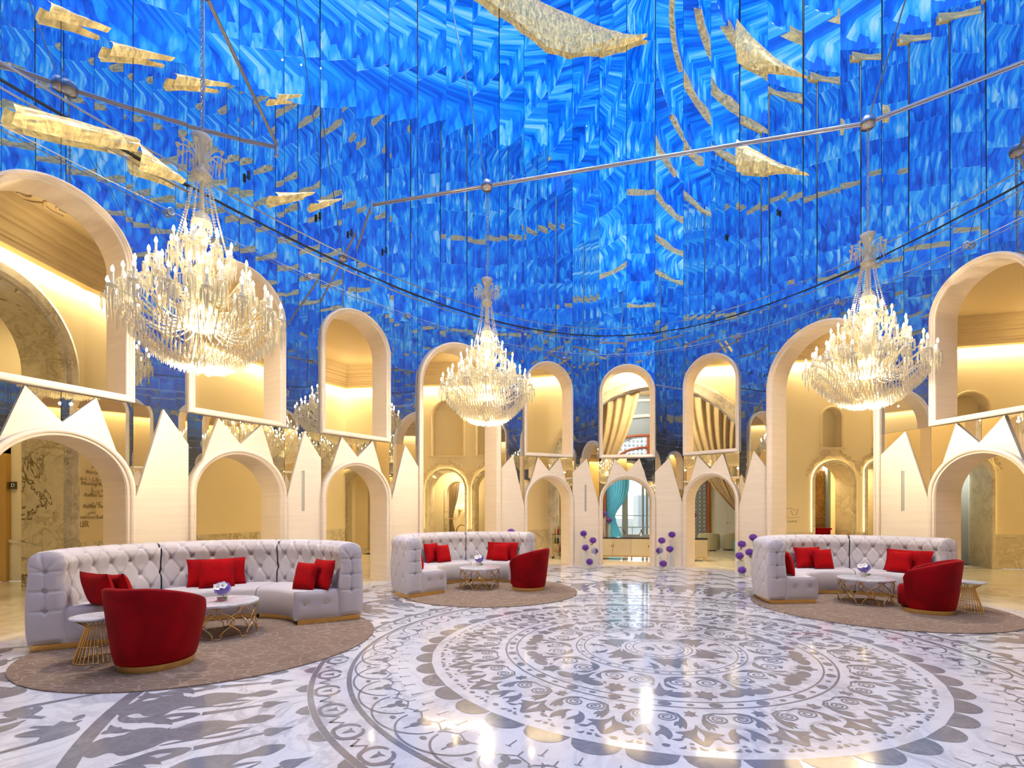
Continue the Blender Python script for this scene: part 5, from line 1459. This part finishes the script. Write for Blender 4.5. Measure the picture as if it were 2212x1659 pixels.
# ------------------------------------------------------------------ chandeliers
ZB = 8.55                                   # height of the suspension bars
def make_chandelier():
    t = thing('chandelier', 'chandelier', 'chandelier')        # origin on the floor below; heights are absolute
    K, GA, BR = M['crystal'], M['glassarm'], M['brass_dull']
    # central column
    m = MB(); m.lathe([(.028, 5.95), (.030, 5.62), (.022, 5.60), (.022, 5.30)], 12); m.lathe([(.0, 5.34), (.05, 5.32), (.085, 5.22), (.06, 5.10), (.035, 5.04), (.09, 5.0), (.06, 4.93), (.04, 4.9), (.10, 4.8), (.13, 4.62), (.09, 4.45), (.05, 4.36), (.12, 4.25), (.16, 4.12), (.10, 4.0)], 20)
    m.build('column', GA, t)
    m = MB(); m.lathe([(.11, 6.56), (.125, 6.545), (.10, 6.48), (.055, 6.38), (.040, 6.26), (.045, 6.14), (.09, 6.08), (.125, 6.05), (.09, 6.0), (.04, 5.96)], 24); m.build('crown_vase', GA, t)
    m = MB(); m.lathe([(.12, 5.42), (.10, 5.50), (.05, 5.56), (.03, 5.57)], 20); m.build('canopy', GA, t)
    m = MB()
    for k in range(16):
        a = 2*PI*k/16; m.prism(.115*cos(a), .115*sin(a), 5.42, .14, .012)
    m.build('canopy_drops', K, t)
    # crown arms, curling out and down
    arm = MB(); arm.tube([(.04+.222*q/10, 0, 6.20+.19*sin(PI*.62*q/10)**.9-.05*(q/10)**3) for q in range(11)], lambda s_: .013-.006*s_, 6)
    for q in range(5): arm.prism(.08+q*.042, 0, 6.24+.02*q, .15+.03*(q % 2), .0065)
    arm.prism(.262, 0, 6.31, .22, .008); arm.lathe([(.004, 6.30), (.022, 6.33), (.03, 6.36)], 8, (.262, 0))
    am = arm.mesh('crown_arm', GA)
    for k in range(10): ob('crown_arm', am, t, (0, 0, 0), 2*PI*k/10)
    # bead chains from crown to body
    bm_ = MB(); n = 26
    for i in range(n+1):
        s_ = i/n; r = .10+.20*s_**1.25; bm_.bead(r, 0, 6.02-.98*s_, .0155)
    bmm = bm_.mesh('bead_chain', K)
    for k in range(12): ob('bead_chain', bmm, t, (0, 0, 0), 2*PI*(k+.3)/12)
    # candle arms by tier: radius, height of the cup, count, phase
    tube_c = MB(); tube_c.lathe([(.015, 0.02), (.015, .125)], 8); cm = tube_c.mesh('candle', M['candle'])
    bl = MB(); bl.lathe([(.008, .125), (.019, .148), (.016, .172), (.004, .205)], 8); blm = bl.mesh('bulb', M['bulb'])
    for (R, Z, n, ph, z0, drop) in ((.20, 5.12, 6, .0, 4.98, .16), (.345, 4.98, 8, .4, 4.80, .17), (.56, 4.72, 12, .2, 4.50, .19), (.60, 4.52, 12, .7, 4.35, .18), (.82, 4.38, 16, .1, 4.20, .20), (.96, 4.22, 16, .6, 4.12, .22)):
        a = MB(); pts = []
        for i in range(13):
            s_ = i/12; r = .07+(R-.07)*s_; z = z0-.16*sin(PI*min(1, s_*1.25))*R*1.2+(Z-z0)*s_**2.4; pts.append((r, 0, z))
        a.tube(pts, lambda s_: .013-.003*s_, 6)
        a.lathe([(.012, Z-.03), (.055, Z-.012), (.066, Z+.004), (.05, Z), (.024, Z+.01), (.028, Z+.05), (.022, Z+.055)], 10, (R, 0))
        for k in range(9):
            th = 2*PI*k/9; a.prism(R+.062*cos(th), .062*sin(th), Z-.002, drop*(.8+.2*(k % 2)), .0072)
        a.prism(R, 0, Z-.05, drop+.05, .013)
        me = a.mesh('candle_arm', GA)
        for k in range(n):
            o = ob('candle_arm', me, t, (0, 0, 0), 2*PI*(k+ph)/n)
            ob('candle', cm, o, (R, 0, Z+.03)); ob('bulb', blm, o, (R, 0, Z+.03))
    # skirts of prisms round the body
    m = MB()
    for (r, z, n, h_) in ((.30, 4.62, 40, .16), (.42, 4.40, 54, .18), (.26, 4.22, 36, .20)):
        for k in range(n): a = 2*PI*k/n; m.prism(r*cos(a), r*sin(a), z, h_, .011)
        m.tube([(r*cos(2*PI*k/32), r*sin(2*PI*k/32), z) for k in range(32)], .008, 5, True)
    o = m.build('prism_skirt', K, t); o['kind'] = 'stuff'
    # lower basket: brass ribs with dense hanging prisms
    def bask(s_): return (.86-.70*s_, 4.06-.50*sin(s_*PI*.5)**.9)
    rb = MB(); rb.tube([(bask(i/14)[0], 0, bask(i/14)[1]+.03) for i in range(15)], .005, 5); rbm = rb.mesh('rib', BR)
    for k in range(24): ob('rib', rbm, t, (0, 0, 0), 2*PI*k/24)
    m = MB(); rg = random.Random(5)
    for i in range(15):
        s_ = i/14; r, z = bask(s_); n = int(14+95*r)
        for k in range(n):
            a = 2*PI*(k+.5*(i % 2))/n; sag = .02*cos(a*12); m.prism(r*cos(a), r*sin(a), z+sag, .085+.035*(1-s_)+rg.uniform(0, .02), .0095)
    o = m.build('prism_fringe', K, t); o['kind'] = 'stuff'
    m = MB()
    for k in range(12):          # swagged bead strings on the basket
        for i in range(26):
            s_ = i/25; r = .80-.62*s_; a = 2*PI*(k+.25*sin(PI*s_))/12; z = 4.02-.48*sin(s_*PI*.5)-.03*sin(PI*s_); m.bead(r*cos(a), r*sin(a), z, .014)
    o = m.build('bead_swag', K, t); o['kind'] = 'stuff'
    m = MB(); m.lathe([(.0, 3.98), (.10, 3.985), (.18, 4.02), (.22, 4.09), (.23, 4.12), (.21, 4.12), (.17, 4.06), (.0, 4.03)], 28); m.build('glowing_dish', M['dish'], t)
    m = MB()
    for k in range(8): a = 2*PI*k/8; m.prism(.13*cos(a), .13*sin(a), 3.64, .13, .03)
    m.prism(0, 0, 3.62, .17, .035); m.build('finial_leaf', K, t)
    # suspension chain
    m = MB(); z = 6.56; i = 0
    while z < ZB-.02:
        pts = [(.016*cos(2*PI*q/8), 0, .030*sin(2*PI*q/8)) for q in range(8)]
        m.tube([((p[0] if i % 2 else 0), (0 if i % 2 else p[0]), z+.028+p[2]) for p in pts], .0065, 4, True); z += .047; i += 1
    o = m.build('chain', M['steel'], t); m = MB(); m.tube([(.03, 0, ZB), (.03, 0, 7.0), (.022, .0, 6.7), (.0, 0, 6.56)], .009, 6); m.build('cord', M['steel'], t)
    return t
LC = [Vector((-4.22, 6.52, 0)), Vector((-.73, 10.5, 0)), Vector((6.18, 8.80, 0)), Vector((3.6, -3.2, 0))]
chn = make_chandelier(); chn.location = LC[0]; chn['label'] = 'large tiered crystal candle chandelier nearest the camera, over the nearest sofa'; chn['group'] = 'crystal chandeliers over the seating groups'
dup(chn, LC[1], .2, 'tiered crystal chandelier farthest away, over the farthest sofa, seen before the left portal')
dup(chn, LC[2], .5, 'tiered crystal chandelier over the sofa by the right portal')
dup(chn, LC[3], .1, 'tiered crystal chandelier behind the camera, shown only by the mirrors')
def lamp(nm, kind, loc, e, col, r, spec):
    d = bpy.data.lights.new(nm, kind); d.energy = e; d.color = col; d.shadow_soft_size = r; d.specular_factor = spec
    if kind == 'SPOT': d.spot_size = rad(165); d.spot_blend = 1.0
    o = bpy.data.objects.new(nm, d); COL.objects.link(o); o.location = loc; o['kind'] = 'helper'; return o
for p in LC:
    lamp('chandelier_light', 'POINT', (p.x, p.y, 3.36), P_CHAND*.16, (1.0, .88, .68), .02, .1)
    lamp('chandelier_glow', 'POINT', (p.x, p.y, 4.20), P_CHAND*.075, (1.0, .80, .50), .08, .2)
    lamp('chandelier_glow', 'POINT', (p.x, p.y, 4.98), P_CHAND*.035, (1.0, .80, .50), .05, .2)
# ------------------------------------------------------------------ suspension bars and tie rods
def wall_hit(p, d):
    t = 0
    while inside(p.x+d.x*t, p.y+d.y*t, .03): t += .02
    return p+d*t
d23 = (LC[2]-LC[1]).normalized(); A_ = wall_hit(LC[1], -d23); B_ = Vector((*curve(9.5), 0))
t = thing('suspension_bar', 'long steel bar carrying the farthest chandelier and the one by the right portal', 'bar', (A_.x, A_.y, ZB), 0, 'suspension bars of the chandeliers')
m = MB(); m.tube([(0, 0, 0), tuple(LC[2]-A_), tuple(B_-A_)], .026, 8); m.tube([(0, 0, -.045), tuple(LC[2]-A_+Vector((0, 0, -.045))), tuple(B_-A_+Vector((0, 0, -.045)))], .012, 6); m.build('tube', M['steel'], t)
node = MB(); node.lathe([(.0, -.12), (.10, -.10), (.13, 0), (.10, .08), (.0, .12)], 12); nm_ = node.mesh('hanger_plate', M['steel'])
for p in (LC[1], LC[2]): ob('hanger_plate', nm_, t, tuple(p-A_))
m = MB(); m.bar((0, 0, -.2), (0, 0, .1), .03, 8); m.build('end_bracket', M['steel'], t)
W1 = Vector((-4.72, 10.02, 0)); d1 = (W1-LC[0]).normalized(); A1 = wall_hit(LC[0], d1); B1 = wall_hit(LC[0], -d1)
t = thing('suspension_bar', 'steel bar from the nearest chandelier to the mirrored wall', 'bar', (A1.x, A1.y, ZB), 0, 'suspension bars of the chandeliers')
m = MB(); m.bar((0, 0, 0), tuple(B1-A1), .026, 8); m.bar((0, 0, -.045), tuple(B1-A1+Vector((0, 0, -.045))), .012, 6); m.build('tube', M['steel'], t)
ob('hanger_plate', nm_, t, tuple(LC[0]-A1))
m = MB(); m.bar((0, 0, -.2), (0, 0, .1), .03, 8); m.build('end_bracket', M['steel'], t)
for p, q, lb in ((LC[1], (-2.7, 9.0), 'thin tie rod rising left from the bar joint of the farthest chandelier'), (LC[2], (7.0, 4.2), 'thin tie rod rising right from the bar joint of the chandelier by the right portal'), (LC[0], (-3.2, 3.5), 'thin tie rod above the nearest chandelier')):
    t = tag(ob('tie_rod', None, None, (p.x, p.y, ZB)), lb, 'rod', 'tie rods'); m = MB(); m.bar((0, 0, 0), ((q[0]-p.x)*1.15, (q[1]-p.y)*1.15, (ZTOP-.4-ZB)*1.15), .013, 6); m.build('rod', M['steel'], t)
# small spotlights clamped to the joint of the mirrored wall
sp = MB(); sp.bar((0, -.01, 0), (0, -.06, 0), .010, 6); sp.bar((0, -.07, -.06), (0, -.07, .08), .026, 10); spm = sp.mesh('spot_body', M['black'])
for k, sA in enumerate((-10.9, -10.2, -9.45, -8.7, -7.8, 2.6, 4.0)):
    p, q = curve(sA), curve(sA+.1); zz = 7.62 if k < 5 else 9.1
    t = tag(ob('wall_spotlight', None, None, (p[0], p[1], zz), math.atan2(q[1]-p[1], q[0]-p[0])), '%s small black spotlight from the left on the blue mirrored wall' % ['first', 'second', 'third', 'fourth', 'fifth', 'sixth', 'seventh'][k], 'lamp', 'spotlights on the mirrored wall')
    ob('spot_body', spm, t)

# crumpled gold foil swag, given a glow of its own, hung high on the wall opposite
def wall_s(px):
    k = (px-CX_PX)/F_PX; best = None
    for i in range(1200):
        s_ = -14+i*.02; p = curve(s_)
        if p[1] > 1:
            e = abs(p[0]/p[1]-k)
            if best is None or e < best[0]: best = (e, s_, p)
    return best[1], best[2]
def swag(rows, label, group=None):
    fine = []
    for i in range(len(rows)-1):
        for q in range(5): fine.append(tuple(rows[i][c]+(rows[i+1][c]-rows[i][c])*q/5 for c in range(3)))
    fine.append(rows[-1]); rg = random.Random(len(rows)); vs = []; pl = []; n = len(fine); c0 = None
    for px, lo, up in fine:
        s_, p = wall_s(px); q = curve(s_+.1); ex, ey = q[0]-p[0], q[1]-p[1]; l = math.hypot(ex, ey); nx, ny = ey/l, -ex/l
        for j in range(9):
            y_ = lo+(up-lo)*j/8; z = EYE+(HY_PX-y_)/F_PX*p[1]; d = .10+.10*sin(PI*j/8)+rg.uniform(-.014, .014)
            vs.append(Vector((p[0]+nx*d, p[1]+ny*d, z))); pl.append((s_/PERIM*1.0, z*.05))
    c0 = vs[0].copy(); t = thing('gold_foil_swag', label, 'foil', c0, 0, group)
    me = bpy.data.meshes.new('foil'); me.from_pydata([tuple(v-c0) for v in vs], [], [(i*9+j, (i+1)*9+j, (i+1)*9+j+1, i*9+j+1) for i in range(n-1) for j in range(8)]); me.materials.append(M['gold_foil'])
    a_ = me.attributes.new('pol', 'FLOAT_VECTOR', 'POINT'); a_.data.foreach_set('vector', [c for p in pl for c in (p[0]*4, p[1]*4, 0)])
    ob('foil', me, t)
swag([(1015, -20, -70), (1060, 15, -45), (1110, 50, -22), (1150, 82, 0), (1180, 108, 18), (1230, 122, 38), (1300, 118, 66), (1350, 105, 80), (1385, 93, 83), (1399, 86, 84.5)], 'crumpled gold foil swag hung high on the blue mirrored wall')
swag([(1595, 140, 45), (1630, 155, 85), (1680, 160, 130), (1732, 165, 158)], 'foil piece standing in for a gold reflection high on the blue wall right of centre')  # this and the next are foil modelled in place of mirror reflections
swag([(1595, 375, 305), (1640, 378, 330), (1690, 374, 356), (1735, 376, 370)], 'lower foil piece standing in for a gold reflection above the right portal')

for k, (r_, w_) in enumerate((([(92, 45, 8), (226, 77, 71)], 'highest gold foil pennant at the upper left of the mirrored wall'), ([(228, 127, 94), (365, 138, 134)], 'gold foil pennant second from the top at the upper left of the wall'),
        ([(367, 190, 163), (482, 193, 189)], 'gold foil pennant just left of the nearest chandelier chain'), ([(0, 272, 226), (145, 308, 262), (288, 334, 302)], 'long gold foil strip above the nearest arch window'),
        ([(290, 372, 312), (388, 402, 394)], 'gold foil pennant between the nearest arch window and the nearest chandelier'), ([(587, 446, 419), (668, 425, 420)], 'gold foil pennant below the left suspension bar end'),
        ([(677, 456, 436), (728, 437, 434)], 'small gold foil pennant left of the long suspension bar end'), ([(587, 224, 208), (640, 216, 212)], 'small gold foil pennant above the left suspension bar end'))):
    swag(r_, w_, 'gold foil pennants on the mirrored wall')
# ------------------------------------------------------------------ flowers
def bloom_mesh(r, seed, name, mat):
    m = MB(); rg = random.Random(seed); n = 130
    for i in range(n):
        z = 1-2*(i+.5)/n; a = i*2.39996; q = math.sqrt(1-z*z); c = Vector((q*cos(a), q*sin(a), z*.88))
        p = c*r*rg.uniform(.84, 1.0); u = c.orthogonal().normalized(); w = c.cross(u); s_ = r*.17; th = rg.uniform(0, PI)
        for k in range(4):           # four petals per floret
            d = u*cos(th+k*PI/2)+w*sin(th+k*PI/2); e = u*cos(th+k*PI/2+PI/2)+w*sin(th+k*PI/2+PI/2)
            m.add([tuple(p), tuple(p+d*s_*.6+e*s_*.45+c*s_*.25), tuple(p+d*s_+c*s_*.1), tuple(p+d*s_*.6-e*s_*.45+c*s_*.25)], [(0, 1, 2, 3)])
    m.ball((0, 0, 0), r*.80, 12, 8, (1, 1, .88)); return m.mesh(name, mat)
BL = [bloom_mesh(.105, s_, 'bloom', M['hydrangea']) for s_ in (1, 2, 3)]
st_ = MB(); st_.tube([(0, 0, 0), (.012, 0, -.06), (.004, 0, -.14)], .007, 5)
st_.add([(0, 0, -.08), (.05, .03, -.10), (.10, .02, -.15), (.04, -.02, -.12)], [(0, 1, 2, 3)]); stm = st_.mesh('stem', M['leaf'])
def vase_mesh(h_, r=.075):
    m = MB(); m.lathe([(r, 0), (r, h_), (r-.006, h_), (r-.006, .015), (.0, .015)], 24, capb=True, capt=False); return m.mesh('glass', M['glass'])
def flower_vase(px, py, base_y, lab, i):
    """hydrangea head whose centre is seen at (px, py), its glass standing on the floor at image row base_y"""
    y = F_PX*EYE/(base_y-HY_PX); x = (px-CX_PX)*y/F_PX; z = EYE-(py-HY_PX)*y/F_PX
    h_ = max(.12, z-.15)
    t = thing('glass_vase', 'glass cylinder vase under the '+lab.replace('purple ', ''), 'vase', (x, y, .002), 0, 'glass cylinder vases'); ob('glass', vase_mesh(h_), t)
    t = thing('hydrangea', lab, 'flower', (x, y, z), R_.uniform(0, 6), 'purple hydrangeas in glass vases'); ob('bloom', BL[i % 3], t); ob('stem', stm, t)
SETS = [('left pier of the central arch', [(1260.5, 1152.5, 1223.5, 'topmost'), (1281, 1167.5, 1227, 'upper right'), (1264.5, 1183, 1226, 'middle left'), (1284.5, 1190.5, 1225, 'lower right'), (1273.5, 1213.5, 1229, 'lowest')]),
        ('right pier of the central arch', [(1451.5, 1155, 1226, 'topmost'), (1429.5, 1167.5, 1228, 'upper left'), (1447, 1186, 1230, 'middle right'), (1424.5, 1189.5, 1227, 'middle left'), (1432.5, 1217.5, 1233, 'lowest')]),
        ('pier before the right portal', [(1627, 1161, 1240, 'topmost'), (1602.5, 1175.5, 1242, 'upper left'), (1619, 1193, 1244, 'middle right'), (1597.5, 1200.5, 1243, 'middle left'), (1603, 1231.5, 1248, 'lowest')])]
n_ = 0
for nm, fl in SETS:
    for px, py, by, w_ in fl: flower_vase(px, py, by, '%s purple hydrangea at the %s' % (w_, nm), n_); n_ += 1
flower_vase(1104, 1149.5, 1238, 'lone purple hydrangea showing over the back of the farthest sofa', 1)

# table posies: violet hydrangea with white orchids in a bubble vase
PB = bloom_mesh(.10, 9, 'bloom', M['hydrangea2'])
def posy(G, px, py, w, dz=.449):
    lab = 'lilac hydrangea posy with white orchids on the coffee table '+w
    p = at(px, py, dz); v = thing('bubble_vase', 'small round glass vase on the coffee table '+w, 'vase', (p.x, p.y, dz+.001), 0, 'bubble vases on the coffee tables')
    m = MB(); m.lathe([(.035, 0), (.058, .015), (.068, .05), (.062, .085), (.046, .11), (.042, .10), (.058, .075), (.062, .05), (.05, .02), (.0, .012)], 24, capb=True, capt=False); m.build('glass', M['glass'], v)
    m = MB(); m.lathe([(.0, .014), (.048, .02), (.058, .045), (.0, .046)], 20); m.build('water', M['berry'] if G is G1 else M['glass'], v)
    t = thing('posy', lab, 'flowers', (p.x, p.y, dz+.165), 0, 'posies on the coffee tables')
    ob('bloom', PB, t); 
    m = MB(); m.tube([(0, 0, -.04), (.02, -.01, -.10), (.03, -.02, -.145)], .008, 5); m.add([(.02, -.03, -.12), (.06, -.06, -.10), (.10, -.05, -.12), (.06, -.03, -.145)], [(0, 1, 2, 3)]); m.build('stem', M['leaf'], t)
    dirv = Vector((0-p.x, 0-p.y, 0)).normalized(); side = Vector((-dirv.y, dirv.x, 0))
    for k, (u, w) in enumerate(((-.01, .045), (.055, .03))):
        c = dirv*.075+side*(-u)+Vector((0, 0, w)); m = MB(); up = Vector((0, 0, 1)); nn = (dirv+up*.5).normalized(); a1 = nn.orthogonal().normalized(); a2 = nn.cross(a1)
        for q in range(5):
            th = 2*PI*q/5; d = a1*cos(th)+a2*sin(th); e = a1*-sin(th)+a2*cos(th); L_ = .05
            m.grid(lambda uu, vv: tuple(c+d*L_*vv+e*(uu-.5)*.055*sin(PI*min(.97, vv*.85+.12))+nn*(.012*vv*vv+.004)), 4, 4)
        m.build('orchid', M['orchid'], t); m = MB(); m.ball(tuple(c+nn*.008), .008, 6, 4); m.build('pistil', M['yellow'], t)
posy(G1, 480, 1298, 'nearest the camera')
posy(G2, 1035, 1223, 'farthest away')
posy(G3, 1866, 1246, 'by the right portal')

# ------------------------------------------------------------------ sideboard beyond the central arch
bx = seg(9); sbx = along(9, 1287); p0 = wp(9, sbx, -.30, 0); ang9 = bx[2]
sb = thing('sideboard', 'long cream lacquered sideboard on short legs under a dark top, in the central arch', 'cabinet', p0, ang9)
SL, SH = 3.62, .74
m = MB(); m.box(0, -.24, .13, SL, .24, SH-.03); m.build('body', M['lacquer'], sb)
m = MB(); m.box(-.01, -.26, SH-.03, SL+.01, .26, SH); m.build('top', M['dark'], sb)
n = 6; dw_ = SL/n
dm = MB(); dm.box(.006, -.262, .15, dw_-.006, -.24, SH-.045); dm = dm.mesh('door', M['lacquer'])
hm = MB(); hm.box(-.012, -.28, .42, .012, -.262, .50); hm = hm.mesh('handle', M['brass'])
off = along(9, 1329)-sbx-dw_
for k in range(n):
    o = ob('door', dm, sb, (k*dw_, 0, 0)); ob('handle', hm, o, (dw_-.035 if k % 2 == 0 else .035, 0, 0))
m = MB(); m.box(.02, -.235, .10, SL-.02, -.20, .13); m.box(.02, .20, .10, SL-.02, .235, .13); m.build('base_rail', M['brass'], sb)
lm = MB(); lm.box(-.022, -.245, 0, .022, -.20, .13); lm.box(-.022, .20, 0, .022, .245, .13); lm.box(-.022, -.245, 0, .022, .245, .02); lm = lm.mesh('leg', M['brass'])
for k in range(4): ob('leg', lm, sb, (.05+k*(SL-.1)/3, 0, 0))
def on_sb(px): return wp(9, along(9, px), -.30, SH)
for px, py, lb in ((1305.5, 1110, 'dark purple hydrangea in a tall vase at the left end of the sideboard'), (1316.5, 1123, 'dark purple hydrangea in the shorter vase, left end of the sideboard'), (1496, 1113, 'dark purple hydrangea in a tall vase at the right end of the sideboard')):
    q = on_sb(px); y = q.y; z = EYE-(py-HY_PX)*y/F_PX
    t = thing('glass_vase', ('tall glass vase at the right end of the sideboard' if px > 1400 else ('tall glass vase at the far left of the sideboard' if px < 1310 else 'shorter glass vase at the left of the sideboard')), 'vase', (q.x, q.y, SH+.001), 0, 'glass vases on the sideboard'); ob('glass', vase_mesh(max(.1, z-.14-SH), .065), t)
    t = thing('hydrangea', lb, 'flower', (q.x, q.y, z), 1.0, 'purple hydrangeas in glass vases'); ob('bloom', BL[0], t); ob('stem', stm, t)
for px, w_, lb in ((1366, .62, 'low grey trapezoid stand with two slanting arms in the middle of the sideboard'), (1404, .62, 'low grey trapezoid stand with two slanting arms, right part of the sideboard')):
    q = on_sb(px); t = thing('display_stand', lb, 'stand', (q.x, q.y, SH+.001), ang9)
    m = MB(); m.add([(-w_/2, -.08, 0), (w_/2, -.08, 0), (w_/2*.8, -.06, .10), (-w_/2*.8, -.06, .10), (-w_/2, .08, 0), (w_/2, .08, 0), (w_/2*.8, .06, .10), (-w_/2*.8, .06, .10)], [(0, 1, 2, 3), (5, 4, 7, 6), (3, 2, 6, 7), (1, 5, 6, 2), (4, 0, 3, 7), (0, 4, 5, 1)]); m.build('body', M['greyp'], t)
    for sg in (-1, 1): m = MB(); m.bar((sg*w_*.36, 0, .08), (sg*w_*.52, 0, .27), .012, 6); m.build('arm', M['dark'], t)
for px, lb in ((1342.3, 'thin upright post on the sideboard left of the grey stand'), (1392.0, 'thin upright post on the sideboard right of the grey stand')):
    q = on_sb(px); t = thing('display_post', lb, 'post', (q.x, q.y, SH+.001), ang9); m = MB(); m.bar((0, 0, .01), (0, 0, .34), .009, 6); m.build('post', M['greyp'], t); m = MB(); m.lathe([(.04, 0), (.04, .01), (.01, .014)], 16); m.build('foot', M['greyp'], t)

# ------------------------------------------------------------------ lounge seats seen through the arch right of centre
def tub(x, y, rz, lab):
    t = thing('tub_chair', lab, 'armchair', (x, y, 0), rz, 'grey green tub chairs'); A = rad(120); m = MB()
    def fn(u, v):
        a = -A+2*A*u; h_ = .74-.12*(abs(a)/A)**2
        if v < .5: r = .42+.03*sin(PI*v*2); z = .04+(h_-.04)*v*2
        else: r = .42-.13*min(1, (v-.5)*6); z = h_-(h_-.38)*max(0, (v-.58)/.42)
        return (r*sin(a), -r*cos(a), z)
    m.grid(fn, 40, 24); m.build('back_shell', M['tub'], t); m = MB(); m.lathe([(.30, .04), (.36, .08), (.36, .36), (.30, .42), (0, .43)], 28); m.build('seat', M['tub'], t)
    m = MB(); m.lathe([(.30, 0), (.30, .04)], 24); m.build('plinth', M['dark'], t)
p = at(1531, 1188.5); tub(p.x, p.y, face(Vector((.3, 1, 0))), 'grey green tub chair beside the brass side table, right of the central arch')
p = at(1578, 1187.0); tub(p.x, p.y, face(Vector((-.4, 1, 0))), 'grey green tub chair next to the right drape of the great arch')
p = at(1512, 1184); tub(p.x-.2, p.y+1.3, face(Vector((.8, .6, 0))), 'grey green tub chair farthest back, beside the carved screen')
p = at(1520, 1199); t = thing('brass_side_table', 'square brass side table with thin legs before the tub chairs', 'table', (p.x, p.y, 0), ang9)
m = MB(); m.box(-.17, -.17, .37, .17, .17, .39); m.build('table_top', M['brass'], t)
for x in (-.16, .16):
    for y in (-.16, .16): m = MB(); m.box(x-.012, y-.012, 0, x+.012, y+.012, .37); m.build('leg', M['brass'], t)
p = at(1586, 1196); t = thing('aqua_stool', 'aqua blue stool edge at the foot of the right drape', 'stool', (p.x+.25, p.y, 0)); m = MB(); m.lathe([(.24, .04), (.26, .08), (.26, .44), (.22, .48), (0, .49)], 24); m.build('cushion', M['aqua'], t); m = MB(); m.lathe([(.2, 0), (.2, .04)], 20); m.build('base', M['brass'], t)

# bar trolley left of the central arch
p = at(1208.5, 1206); t = thing('bar_trolley', 'small brass bar trolley with bottles beside the left drape', 'trolley', (p.x, p.y, 0), ang9)
for x in (-.22, .22):
    for y in (-.15, .15): m = MB(); m.bar((x, y, .06), (x, y, .85), .011, 6); m.build('post', M['brass'], t); m = MB(); m.lathe([(.0, .0), (.03, .01), (.03, .05), (0, .06)], 12, (x, y)); m.build('castor', M['dark'], t)
for z in (.20, .50, .82): m = MB(); m.box(-.23, -.16, z, .23, .16, z+.015); m.build('shelf', M['brass_dull'] if z < .7 else M['dark'], t)
bc = [M['leaf'], M['dark'], M['glass'], M['brass_dull'], M['berry']]
bt = MB(); bt.lathe([(.035, 0), (.037, .02), (.037, .16), (.012, .20), (.012, .26), (.015, .262), (.015, .275), (0, .276)], 12)
btms = [bt.mesh('glass', c) for c in bc]
bl_ = ['green', 'black', 'clear', 'amber', 'dark red']
for z, zn in ((.216, 'bottom'), (.516, 'middle'), (.836, 'top')):
    for k in range(4):
        x = -.15+k*.10; c = (k+int(z*10)) % 5; w = Matrix.Rotation(ang9, 4, 'Z') @ Vector((x, R_.uniform(-.05, .05), 0))
        o = tag(ob('bottle', btms[c], None, (p.x+w.x, p.y+w.y, z)), '%s glass bottle, %s from the left on the %s shelf of the bar trolley' % (bl_[c], ['first', 'second', 'third', 'fourth'][k], zn), 'bottle', 'bottles on the bar trolley')
